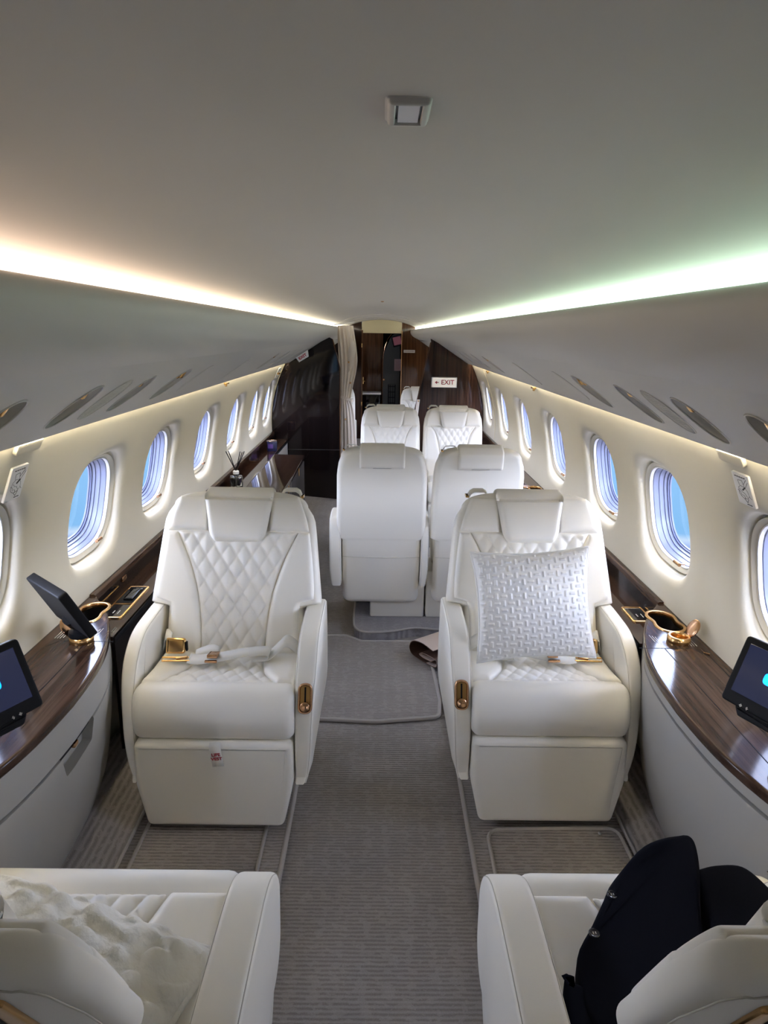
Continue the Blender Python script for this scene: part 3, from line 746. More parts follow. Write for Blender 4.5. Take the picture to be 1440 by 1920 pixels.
def make_seat(label, group, s=1, double=False, arms=None, belt=False, tag_strip=False, plate=False, hi=True, al=None, wrap=True, loop=1, basex=None, hws=None, Tn=None, th=None, kxn=1, cwn=None, rnd=.50):
    """faces -y; origin on the floor under the front of the cushion; s = +1 puts the recline lever on the +x arm"""
    root = thing('cabin_seat', label, 'seat', group=group)
    AL = R(al or (10 if double else 23.5)); sa, ca = math.sin(AL), math.cos(AL)
    oy, oz = (.335, .45) if double else (.315, .45)
    T = Tn or (.535 if double else .580); TH = th or (.085 if double else .095)
    hw0, hw1, hw2, hw3 = (.205, .232, .226, .205) if double else (.236, .298, .272, .238)
    def mp(x, t, d): return (x, oy + t*sa - d*ca, oz + t*ca + d*sa)
    tb = -.345 if double else -.30
    tw = .045 if double else .175          # where the shell widens above the arms
    r = .05 if double else .06
    if hws: hw0, hw1, hw2, hw3 = hws
    rr = min(.030, TH*.46)
    def shell_w(t):
        if t < tw-.009: w = hw0
        elif t < tw+.009: w = hw0+(hw1-hw0)*(.5-.5*math.cos(PI*(t-tw+.009)/.018))
        else: w = float(np.interp(t, [tw+.009, T-.145, T-.09, T-.05], [hw1, hw2, hw2*.972, hw3]))
        if t > T-.05: q = (t-T+.05)/.05; w = hw3*(1-rnd)+hw3*rnd*math.sqrt(max(0, 1-q*q))
        if t < tb+.05: q = (tb+.05-t)/.05; w -= .035*(1-math.sqrt(max(0, 1-q*q)))
        return w
    def section(t, M=8):
        e = min(T-t, t-tb); k = 0 if e >= rr else rr-math.sqrt(max(0, rr*rr-(rr-e)**2))
        w = shell_w(t)-k*.25; f, bk = -k, -TH+k; q = min(rr, (f-bk)/2*.98); out = []
        for cx, cd, a0 in ((w-q, f-q, 0), (-w+q, f-q, PI/2), (-w+q, bk+q, PI), (w-q, bk+q, 1.5*PI)):
            for m in range(M+1):
                a = a0+PI/2*m/M; out.append((cx+q*math.cos(a), cd+q*math.sin(a)))
        return [mp(x, t, d) for x, d in out]
    tl = [tb, tb+.002, tb+.006, tb+.013, tb+.022, tb+.034, tb+.05] + lin(tb+.07, tw-.012, 8) + lin(tw-.009, tw+.009, 6) + lin(tw+.014, T-.056, 14) + [T-.05, T-.045, T-.04, T-.034, T-.028, T-.021, T-.015, T-.010, T-.006, T-.003, T-.0012, T-.0003]
    mk('backrest', G().loft([section(t) for t in tl]), LEATHER_B, root, 60)
    o = [(shell_w(t), t) for t in tl if t > tw+.02] + [(-shell_w(t), t) for t in reversed(tl) if t > tw+.02]
    # quilted centre, side bolsters and shoulder pads on the front of the backrest
    ts = T-.150 if not double else T-.145
    kx = .80 if double else kxn
    ql = piecewise([(0, .108*kx), (.10, .112*kx), (.22, .130*kx), (.33, .165*kx), (ts, .212*kx)])
    hwf = piecewise([(0, hw0-.016), (tw, hw0-.010), (tw+.02, hw1-.024), (ts, hw2-.020), (T-.05, hw3-.016), (T-.02, hw3-.03)]) if not double else \
          piecewise([(0, hw0-.012), (tw, hw0-.006), (tw+.04, hw1-.020), (ts, hw2-.018), (T-.05, hw3-.016), (T-.02, hw3-.035)])
    t0 = -.01
    mk('quilted_panel', pad(mp, lambda t: -ql(t)-.002, lambda t: ql(t)+.002, t0, ts+.002, 90 if hi else 54, 84 if hi else 50, .004, .006, (.0105, .054*(.86 if double else 1), .086*(.86 if double else 1))), LEATHER, root, 180)
    def scaled(f, k): return lambda t: f(t)*k
    for q in (1, -1):
        L_ = (lambda t: ql(t)+.001) if q > 0 else (lambda t: -hwf(t))
        R_ = (lambda t: hwf(t)) if q > 0 else (lambda t: -ql(t)-.001)
        mk('side_bolster', pad(mp, L_, R_, t0, ts, 20, 40, .016, .022), LEATHER, root, 180)
        hx = .108 if not double else .092
        L_ = (lambda t: hx) if q > 0 else (lambda t: -hwf(t))
        R_ = (lambda t: hwf(t)) if q > 0 else (lambda t: -hx)
        mk('shoulder_pad', pad(mp, L_, R_, ts+.001, T-.022, 20, 20, .013, .020), LEATHER, root, 180)
    # headrest wrapping over the top
    hb = T-.188 if not double else T-.165
    prof = [(hb, .006), (hb+.01, .012)] + [(hb+.03+(T-.06-hb)*k/6, .014) for k in range(7)]
    if wrap: prof += [(T-.012, .004), (T+.002, -.016), (T+.004, -.04), (T+.003, -TH+.035), (T-.006, -TH+.010), (T-.026, -TH-.001), (T-.06, -TH-.002), (T-.098, -TH-.002)]
    else: prof += [(T-.022, .008), (T-.012, -.002), (T-.008, -.012)]
    pc = smooth_curve(prof, 60)
    hwt, hwb = (.122, .094) if not double else (.112, .082)
    hh = []
    L = [0]
    for a, b in zip(pc, pc[1:]): L.append(L[-1]+math.hypot(b[0]-a[0], b[1]-a[1]))
    def head(u, i):
        i = int(i); a, b = pc[max(i-1, 0)], pc[min(i+1, 60)]; tx, ty = b[0]-a[0], b[1]-a[1]; l = math.hypot(tx, ty) or 1
        n = (-ty/l, tx/l)
        t, d = pc[i]; se = min(L[i], L[-1]-L[i])
        k = min(1, max(0, (L[i])/(T-hb))); w = hwb+(hwt-hwb)*min(1, k*1.15)
        if L[i] < .045: w *= .72+.28*math.sqrt(max(0, 1-(1-L[i]/.045)**2))
        x = (2*u-1)*w; e = min(w-abs(x), se); f = min(1, e/(.020 if L[i] < (T-hb)*.85 else .011))
        hgt = (.030 if L[i] < (T-hb)*.85 else .016)*math.sqrt(max(0, 1-(1-f)**2))-.004
        # outward direction: front d+, over the top t+, rear d-
        nt, nd = -n[0], -n[1]
        if L[i] < (T-hb)*.8: nt, nd = 0, 1
        if wrap and L[i] > L[-1]-.09: nt, nd = 0, -1
        return mp(x, t+nt*hgt*(1 if nt > 0 else -1 if nt < 0 else 0)*(1), d+nd*hgt)
    hr = mk('headrest', G().grid(head, edge_params(26), list(range(61))), LEATHER, root, 180)
    if wrap: mk('grip', pad(lambda x, t, d: mp(x, t, -TH-.0125-d), lambda t: -.045*math.sqrt(max(0, 1-((t-(T-.095))/.018)**2))-.001, lambda t: .045*math.sqrt(max(0, 1-((t-(T-.095))/.018)**2))+.001, T-.094, T-.077, 12, 6, .0012, .006), mat_grip, hr, 180)
    # loop on top of the shell
    lx = s*loop*(.178 if not double else .150)
    lp = mk('top_loop', G().ribbon([(lx+a, mp(0, T-.004, -.045)[1], mp(0, T-.004, -.045)[2]+z - abs(lx+a)*.0) for a, z in ((-.038, -.008), (-.030, .008), (-.018, .016), (.018, .016), (.030, .008), (.038, -.012))], (0, .032, .006), .004), BELT, root, 180)
    cz_ = mp(0, T-.004, -.045)
    for dx, dz in ((-.042, -.004), (.040, -.008)): mk('loop_clip', G().box((lx+dx, cz_[1], cz_[2]+dz), (.012, .036, .008), .002), GOLDP, lp)
    if not double: # stitched seam along the shell edge
        mk('stitching', G().tube([mp(x*(1-.012/abs(x)) if abs(x) > .02 else x, t-.010*(t > T-.02), -TH-.0006) for x, t in o], .0012, 5), STITCH, root, 180)
    if double:
        mk('rear_seam', G().tube([mp(x, -.055-.006*(1-(x/.2)**2), -TH-.0003) for x in lin(-hw0+.004, hw0-.004, 14)], .0014, 5), STITCH, root, 180)
    # seat cushion
    cw = cwn or (.247 if not double else .203)
    side = [(.46, .30), (.46, .43), (.38, .445), (.20, .452), (.12, .464), (.065, .479), (.028, .468), (.004, .430), (-.005, .388), (.004, .343), (.020, .320), (.05, .312)]
    if double: side = [(min(y, .37), z) for y, z in side[2:]]; side = [(.37, .30), (.37, .43)] + side[1:]
    so = smooth_curve(side, 44) if not double else side; so = ccw(so)
    mk('seat_cushion', G().prism(so, -cw, cw, .030, lambda y, z, x: (x, y, z), 5), LEATHER, root, 50)
    def top(x, t, d):   # t runs from front to back over the cushion top
        z = float(np.interp(t, [.05, .10, .14, .20, .38, .46], [.468, .4665, .460, .452, .445, .432]))
        return (x, t, z + d)
    sq = piecewise([(.085, .185*kx), (.13, .158*kx), (.20, .125*kx), (.30, .110*kx), (.40, .112*kx)])
    mk('quilted_panel', pad(top, lambda t: -sq(t), lambda t: sq(t), .090, .39, 84 if hi else 44, 60 if hi else 34, .003, .006, (.0085, .050, .080)), LEATHER, root, 180)
    for q in (1, -1):
        L_ = (lambda t: sq(t)+.001) if q > 0 else (lambda t: -cw+.010)
        R_ = (lambda t: cw-.010) if q > 0 else (lambda t: -sq(t)-.001)
        mk('side_bolster', pad(top, L_, R_, .088, .39, 20, 30, .018, .028), LEATHER, root, 180)
    # leg rest panel under the cushion
    lw = .242 if not double else .20
    lo = ccw(fillet([(-lw, .318, .024), (-lw, .17, .10), (-lw+.030, .030, .024), (lw-.030, .030, .024), (lw, .17, .10), (lw, .318, .024)], 6))
    mk('leg_rest', G().prism(lo, -.028, .15, .016, lambda x, z, y: (x, y+(.318-z)*-.04+.022, z), 4, r1=.004), LEATHER_B, root)
    # pedestal
    if not double: mk('base', G().box((0, .33, .07), (.36, .46, .14), .012).box((0, .34, .2), (.30, .42, .16), .01), LEATHER_B, root)
    else:
        b0, b1 = basex or (-.15, .15)
        mk('base', G().box(((b0+b1)/2, .19, .135), (b1-b0, .25, .27), .012), LEATHER_B, root)
    # arms
    arms = arms or [(-.312 if s < 0 else -.294, -.246), (.246, .312 if s > 0 else .294)]
    if not double:
        ap = [(.50, .168), (.52, .30), (.50, .555), (.465, .600), (.40, .606), (.30, .604), (.22, .599), (.165, .583), (.118, .550), (.080, .505), (.050, .450), (.032, .380), (.022, .310), (.022, .245), (.030, .184), (.050, .162)]
    else:
        ap = [(.42, .22), (.44, .40), (.42, .56), (.38, .595), (.28, .600), (.20, .59), (.12, .555), (.06, .49), (.035, .40), (.035, .30), (.06, .225), (.10, .21)]
    apc = ccw(smooth_curve(ap + ap[:1], 60)[:-1])
    for x0, x1 in arms:
        out = 1 if (x0+x1) > 0 else -1
        def am(y, z, x, x0=x0, x1=x1, out=out):
            if z < .34:      # outer face tucks in towards the floor
                k = (.34-z)/.2; f = (x-x0)/(x1-x0) if out > 0 else (x1-x)/(x1-x0)
                x -= out*f*.030*k*k
            if y < .12 and not double: x -= out*.016*((.12-y)/.1)**2*(((x-x0)/(x1-x0)) if out > 0 else ((x1-x)/(x1-x0)))
            return (x, y, z)
        a = mk('armrest', G().prism(apc, x0, x1, .012, am, 4), LEATHER_B, root)
        st = G()
        for xe in (x0+.0035, x1-.0035):
            pts = [p for p in inset(apc, .0038) if p[1] > .16 and p[0] < .46]
            k = max(range(len(pts)), key=lambda i: math.hypot(pts[i-1][0]-pts[i][0], pts[i-1][1]-pts[i][1])); pts = pts[k:]+pts[:k]
            st.tube([am(y, z, xe) for y, z in pts], .0011, 5)
        mk('stitching', st, STITCH, a, 180)
    # recline lever in the front of the aisle-side arm
    if not double:
        x0, x1 = arms[1] if s > 0 else arms[0]; xc = (x0+x1)/2 - s*.0
        n = Vector((0, -.93, .36)).normalized(); u = Vector((1, 0, 0)); v = n.cross(u).normalized(); v = -v if v.z < 0 else v
        c0 = Vector((xc, .044, .447))
        def lm(x, y, d): return tuple(c0 + u*x + v*y + n*d)
        so_ = ccw(fillet([(-.022, -.046, .022), (.022, -.046, .022), (.022, .046, .022), (-.022, .046, .022)], 8))
        ring_ = [(0, -.010), (0, .003), (.002, .0055), (.005, .0055), (.007, .003), (.007, -.006)]
        lv_ = mk('recline_lever', G().loft([[lm(x, y, d) for x, y in inset(so_, i)] for i, d in ring_], True, False, False), COPPER, root)
        mk('recess', G().loft([[lm(x, y, d) for x, y in inset(so_, i)] for i, d in ((.0065, .002), (.007, -.004), (.0075, -.004))], True, False, True), mat_recess, lv_)
        mk('slot', G().loft([[lm(x, y, d) for x, y in ((-.0025, -.018), (.0025, -.018), (.0025, .034), (-.0025, .034))] for d in (-.0045, -.0025)]), BLACK, lv_, smooth=False)
        mk('knob', G().lathe([(0, .012), (.012, .012), (.0145, .010), (.0145, -.004)], lm(0, -.024, 0), 20, Matrix((u, v, n)).transposed()), COPPER, lv_)
    if plate:
        po_ = ccw(fillet([(-.120, T-.26, .02), (.120, T-.26, .02), (.138, T-.065, .012), (-.138, T-.065, .012)], 4))
        pl = mk('grab_plate', G().prism(po_, -TH-.007, -TH+.004, .003, mp, 2), GOLD, root)
        pi = ccw(fillet([(-.095, T-.24, .015), (.095, T-.24, .015), (.115, T-.105, .01), (-.115, T-.105, .01)], 4))
        mk('recess', G().prism(pi, -TH-.0085, -TH-.002, .001, mp, 1), BLACK, pl)
    if belt:
        b = mk('seat_belt', G().ribbon(smooth_curve([(s*.235, .335, .452), (s*.215, .300, .500), (s*.190, .285, .522), (s*.165, .270, .505), (s*.13, .262, .478), (s*.08, .258, .476)], 18), [(0, .045*math.cos(a), .045*math.sin(a)) for a in lin(.9, .25, 18)], .0022)
               .ribbon(smooth_curve([(s*.085, .250, .4785), (s*.125, .250, .482), (s*.138, .252, .492), (s*.125, .252, .501), (s*.05, .245, .497), (-s*.02, .232, .488), (-s*.09, .222, .482), (-s*.125, .226, .484)], 26), (.004, .044, .012), .0022)
               .ribbon(smooth_curve([(-s*.03, .262, .490), (-s*.055, .266, .497), (-s*.085, .262, .492), (-s*.11, .25, .485)], 10), (0, .030, .02), .0022), BELT, root, 180)
        mk('buckle_strap', G().ribbon(smooth_curve([(-s*.243, .345, .470), (-s*.228, .325, .520), (-s*.205, .310, .515)], 8), (.0, .03, .028), .003), BELT, b, 180)
        bk = mk('buckle', G().prism(ccw(fillet([(-.034, -.026, .006), (.034, -.026, .012), (.034, .026, .012), (-.034, .026, .006)], 3)), -.008, .010, .005,
                lambda x, y, d: (-s*.178 + x*.95, .272 + y*.35 - d*.9, .506 + y*.95 + d*.3), 3), GOLDP, b)
        mk('buckle_mouth', G().box((-s*.142, .270, .506), (.004, .016, .030), .001), BLACK, bk)
        g = G()
        fo = [(-.045, -.010), (.045, -.012), (.05, .008), (-.04, .010)]
        g.ring([(-s*.165-s*x, .225+y, .481+.1*y) for x, y in fo], .0032, 8)
        mk('tongue', g.tube([(-s*.165, .222, .483), (-s*.128, .222, .490)], .005, 8), GOLD, b)
        mk('adjuster', G().box((-s*.045, .236, .492), (.034, .048, .012), .003, Matrix.Rotation(R(-12), 3, 'X')).box((-s*.048, .208, .482), (.040, .008, .008), .002), COPPER, b)
    if tag_strip:
        tg = mk('life_vest_tag', G().ribbon([(.012, -.012, .330), (.012, -.022, .318), (.016, -.026, .29), (.022, -.030, .258)], (.034, 0, .003), .0015), BELT, root, 180)
        M = basis(Vector((1, 0, .09)).normalized(), Vector((-.09, -.12, 1)).normalized(), Vector((0, -1, -.12)).normalized(), (.017, -.0295, .290))
        text('lettering', 'LIFE\nVEST', .0155, RED, tg, M, ext=.0003, bold=.0005)
    return root
mat_grip = mat('leather_fold', (.50, .48, .43), .5)
mat_recess = mat('gold_recess', (.42, .25, .09), .3, metal=1)

GC = 'cream single club seats'
seatL = make_seat('cream club seat facing the camera with open seat belt and LIFE VEST tag', GC, 1, belt=True, tag_strip=True)
seatL.location = (-.497, 1.782, 0)
seatR = make_seat('cream club seat facing the camera on the right with a patterned pillow on it', GC, -1, belt=True)
seatR.location = (.545, 1.815, 0)
nearL = make_seat('cream club seat seen from behind at lower left with white fleece pillow on it', GC, -1, plate=True, hi=True, al=30, wrap=False, loop=-1, hws=(.185, .205, .214, .205), Tn=.557, th=.055, kxn=.72, cwn=.262, arms=[(-.345, -.272), (.215, .262)], rnd=.50)
nearL.location = (-.527, 1.155, 0); nearL.rotation_euler = (0, 0, PI)
nearR = make_seat('cream club seat seen from behind at lower right with navy jacket on it', GC, 1, plate=True, hi=True, al=30, wrap=False, loop=-1, hws=(.185, .205, .214, .205), Tn=.557, th=.055, kxn=.72, cwn=.262, arms=[(-.262, -.215), (.272, .345)], rnd=.50)
nearR.location = (.552, 1.155, 0); nearR.rotation_euler = (0, 0, PI)
GD = 'cream double seats of the conference group'
midA = make_seat('cream double seat by the aisle turned away from the camera showing its flat back', GD, 1, True, arms=[(-.246, -.208), (.208, .268)], basex=(-.24, .056), hi=False)
midA.location = (.014, 3.72, .022); midA.rotation_euler = (0, 0, PI)
midB = make_seat('cream double seat by the right wall turned away, half hidden behind the pillow seat', GD, 1, True, arms=[(-.268, -.208)], basex=(-.06, .234), hi=False)
midB.location = (.497, 3.72, .022); midB.rotation_euler = (0, 0, PI)
farA = make_seat('quilted cream double seat facing the camera beyond the table space, nearer the aisle', GD, -1, True, arms=[(-.268, -.208), (.208, .246)], hi=False)
farA.location = (.080, 4.69, .022)
farB = make_seat('quilted cream double seat facing the camera under the EXIT sign', GD, -1, True, arms=[(.208, .268)], hi=False)
farB.location = (.560, 4.69, .022)
dup(farA, (.455, 7.25, FZ), 0, 'cream seat partly hidden behind the slanted right partition')
dup(farA, (-.520, 7.35, FZ), 0, 'cream seat almost hidden behind the beige curtain')

# ------------------------------------------------------------------ pillows, jacket, wrap
def cushion_mesh(w, h, th, n, disp=None, pinch=.10, puff=.5):
    g = G()
    def P(side):
        def f(u, v):
            x, y = 2*u-1, 2*v-1
            e = ((1-x*x)*(1-y*y))
            k = max(0, e)**puff
            X = x*w/2*(1-pinch*(1-y*y)*abs(x)**2); Y = y*h/2*(1-pinch*(1-x*x)*abs(y)**2)
            d = side*th/2*k
            if disp and side > 0: d += disp(X, Y, k)
            return (X, Y, d)
        return f
    us = [.5-.5*math.cos(PI*q) if n < 60 else q for q in lin(0, 1, n)]
    us = [.75*q+.25*(.5-.5*math.cos(PI*q)) for q in lin(0, 1, n)]
    g.grid(P(1), us, us); g.grid(P(-1), us[::2] if n % 2 == 0 else us, us[::2] if n % 2 == 0 else us)
    return g
def weave(X, Y, k):
    p = .0215; i, j = math.floor(X/p), math.floor(Y/p); x, y = X/p-i-.5, Y/p-j-.5
    if (i+j) % 2 == 0: x, y = y, x
    d = 0
    if abs(y) < .46: d = .0030*max(0, 1-(abs(x)/.19)**2)**.6*min(1, (.46-abs(y))/.1)
    return d*min(1, k*3) + .0018*math.sin(X*31+1)*math.sin(Y*27)*k
pw = thing('throw_pillow', 'white square pillow with woven dash pattern on the right club seat', 'pillow', (.497, 1.985, .700))
pw.rotation_euler = (R(90-19), R(0), R(-3)); pw.rotation_mode = 'XYZ'
M3 = Matrix.Rotation(R(4.5), 4, 'Z')
o = mk('cover', cushion_mesh(.375, .352, .115, 200, weave, .09, .42), WHITEC, pw, 180); o.data.transform(M3)
g = G(); N = 40
def bord(u, w=.375, h=.352, pinch=.09):
    k = int(u*4) % 4; f = (u*4-int(u*4))*2-1
    x, y = ((f, -1), (1, f), (-f, 1), (-1, -f))[k]
    return (x*w/2*(1-pinch*(1-y*y)*abs(x)**2), y*h/2*(1-pinch*(1-x*x)*abs(y)**2), 0)
o = mk('piping', G().ring([bord(k/96) for k in range(96)], .0042, 6), WHITEC, pw, 180); o.data.transform(M3)

rng = np.random.default_rng(3)
ph = rng.uniform(0, 6.28, (14, 3)); fr = rng.uniform(30, 130, (14, 2))
def fleece(X, Y, k):
    d = 0
    for (a, b, c), (f, q) in zip(ph, fr): d += math.sin(X*f*math.cos(a)+Y*f*math.sin(a)+b+1.5*math.sin(Y*q*.4+c))/14
    return .024*(abs(d)**.6)*(1 if d > 0 else -.6)*min(1, k*2)
fp = thing('fleece_pillow', 'fluffy white fleece pillow lying on the lower left seat', 'pillow', (-.528, .815, .532))
fp.rotation_euler = (R(-10), R(9), R(-12))
mk('fleece_cover', cushion_mesh(.46, .36, .13, 120, fleece, .04, .40), FLUFF, fp, 180)
mk('piping', G().ring([bord(k/96, .455, .355, .04) for k in range(96)], .008, 8), FLUFF, fp, 180)

jk = thing('suit_jacket', 'dark navy suit jacket draped over the lower right seat', 'jacket', (0, 0, 0))
J1 = [(.583, 1.057), (.592, 1.052), (.596, 1.040), (.590, 1.015), (.576, .975), (.545, .90), (.520, .83), (.50, .75), (.45, .69), (.36, .69), (.325, .75), (.322, .80), (.337, .87), (.372, .912), (.400, .948), (.424, .983), (.455, 1.012), (.500, 1.042), (.548, 1.056)]
J1 = ccw(smooth_curve(J1+J1[:1], 70)[:-1])
def jz(x, y): return .545 + .09*min(1, max(0, (x-.30)/.29))
def jm(x, y, c): return (x, y, jz(x, y)-.055+c + .005*math.sin(x*34+y*21)*(c/.055))
mk('front_panel', G().prism(J1, 0, .055, .008, jm, 4), NAVY, jk)
J2 = [(.574, .990), (.620, 1.003), (.668, 1.000), (.690, .955), (.70, .88), (.69, .76), (.60, .70), (.53, .76), (.540, .85), (.558, .92)]
J2 = ccw(smooth_curve(J2+J2[:1], 50)[:-1])
mk('sleeve', G().prism(J2, .535, .612, .012, lambda x, y, z: (x, y, z), 5), NAVY, jk)
J3 = [(.282, .735), (.296, .800), (.309, .838), (.318, .822), (.345, .812), (.40, .80), (.42, .72), (.36, .66), (.30, .66)]
J3 = ccw(smooth_curve(J3+J3[:1], 40)[:-1])
mk('lower_flap', G().prism(J3, .485, .553, .010, lambda x, y, z: (x, y, z - .04*max(0, .30-x)), 4), NAVY, jk)
for x, y in ((.420, .957), (.370, .893)):
    bt = mk('button', G().lathe([(0, .0), (.0095, 0), (.0095, .0018), (.008, .0026), (.0055, .0018), (0, .0018)], (x, y, jz(x, y)+.0005), 20), NAVYB, jk)
    mk('button_holes', G().box((x-.002, y, jz(x, y)+.0024), (.0016, .0045, .0006)).box((x+.002, y, jz(x, y)+.0024), (.0016, .0045, .0006)), INKW, bt)
g = G()
for k in range(4): g.lathe([(0, 0), (.006, 0), (.006, .003), (0, .003)], (.701, .975-.016*k, .612), 14, Matrix.Rotation(R(70), 3, 'Y'))
mk('cuff_buttons', g, NAVYB, jk)

# folded leather wrap beside the right seat
wr = thing('leather_wrap', 'folded cream and brown leather wrap on the floor beside the right seat', 'bag', (.255, 3.01, FZ+.018))
sp = [(.10, .085), (.02, .095), (-.05, .080), (-.075, .045), (-.06, .012), (-.01, .004), (.10, .006), (.13, .02), (.12, .05), (.06, .052), (.02, .045), (.0, .030), (.03, .022), (.09, .026)]
spc = smooth_curve(sp, 70)
AX = Vector((.80, .60, 0)); PX = Vector((.60, -.80, 0))      # roll axis runs back to the right, open end towards the aisle
def sheet(c, off):
    n = len(c); r = []
    for i, (x, z) in enumerate(c):
        a, b = c[max(i-1, 0)], c[min(i+1, n-1)]; tx, tz = b[0]-a[0], b[1]-a[1]; l = math.hypot(tx, tz) or 1
        r.append((x - tz/l*off, z + tx/l*off))
    return r
def wm(x, z, y): return tuple(PX*x + AX*y + Vector((0, 0, z)))
for nm, c, a, b, m in (('leather_back', spc, -.0016, .0016, BROWN), ('suede_face', spc[:14], -.0036, -.0017, TAN), ('suede_lining', spc[30:], .0017, .0034, TAN)):
    A, B = sheet(c, a), sheet(c, b); prof = A + B[::-1]
    mk(nm, G().loft([[wm(x, z, y) for x, z in prof] for y in (-.06, .26)]), m, wr, 40)

# ------------------------------------------------------------------ monitors
def monitor(label, loc, yaw, tilt_, roll, foot, back=False, sockz=None):
    M = Matrix.Rotation(R(yaw), 3, 'Z') @ Matrix.Rotation(R(tilt_), 3, 'X') @ Matrix.Rotation(R(roll), 3, 'Y')
    t = thing('monitor', label, 'monitor', foot)
    d = Vector(loc) - Vector(foot)
    f = -1 if back else 1          # screen on the local -y side unless back
    def W(x, y, z): return tuple(d + M @ Vector((x, f*y, z)))
    o = ccw(fillet([(-.110, -.012, .010), (.110, -.012, .010), (.110, .145, .010), (-.110, .145, .010)], 4))
    o2 = ccw(fillet([(-.06, -.030, .006), (.06, -.030, .006), (.075, -.010, .004), (-.075, -.010, .004)], 3))
    cs = mk('casing', G().prism(o, 0, .026, .004, lambda x, z, y: W(x, y, z), 3).prism(o2, .001, .02, .003, lambda x, z, y: W(x, y, z), 2), BLACK, t)
    so = [(-.094, .016), (.094, .016), (.094, .130), (-.094, .130)]
    sc_ = mk('screen', G().prism(ccw(so), -.0012, .004, .0006, lambda x, z, y: W(x, y, z), 1), SCREEN, t)
    lo_ = ccw(fillet([(-.038, .060, .010), (.047, .060, .010), (.047, .086, .010), (-.038, .086, .010)], 4)) if not back else None
    if not back:
        sgn = 1
        mk('logo', G().prism(lo_, -.0022, -.0008, .0004, lambda x, z, y: W(x, y, z), 1), LOGO, sc_)
        g = G()
        xs = (.052, .037, .022) if d.x > 0 else (-.052, -.037, -.022)
        for i, x in enumerate((-.06, -.045, .045, .06)):
            g.prism([(x-.003, -.0065), (x+.003, -.0065), (x+.003, -.0052), (x-.003, -.0052)], -.0010, .001, .0002, lambda p, z, y: W(p, y, z), 1)
            if i in (0, 3): g.prism([(x-.0006, -.009), (x+.0006, -.009), (x+.0006, -.0027), (x-.0006, -.0027)], -.0011, .001, .0002, lambda p, z, y: W(p, y, z), 1)
        mk('button_marks', g, INKW, cs, smooth=False)
    # stem from the console socket to the casing
    e = Vector(W(0, .022, .020 if not back else .02)); z0 = .004
    mk('stem', G().tube([(0, 0, z0), (0, 0, .035), (e.x*.5, e.y*.5, .05+.3*(e.z-.05)), tuple(e)], [.022, .020, .017, .016], 12), BLACK, t)
    mk('pivot', G().lathe([(0, 0), (.034, 0), (.036, .006), (.034, .016), (.024, .020), (0, .020)], (0, 0, 0) if not back else (0, 0, .0), 24), BLACK, t)
    return t
monitor('black monitor with dark blue screen and blue logo at the right console', (.8437, 1.2733, .7444), -64.1, -22.4, .4, (.885, 1.232, .616))
monitor('black monitor with dark blue screen and blue logo at the left console', (-.7861, 1.2029, .7445), 52.3, -19.2, -5.6, (-.845, 1.150, .616))
monitor('black monitor seen from behind, tilted back in the gold socket of the left console', (-.8384, 1.7344, .7443), -42.6, 26.8, -.5, (-.895, 1.855, .6365), True)

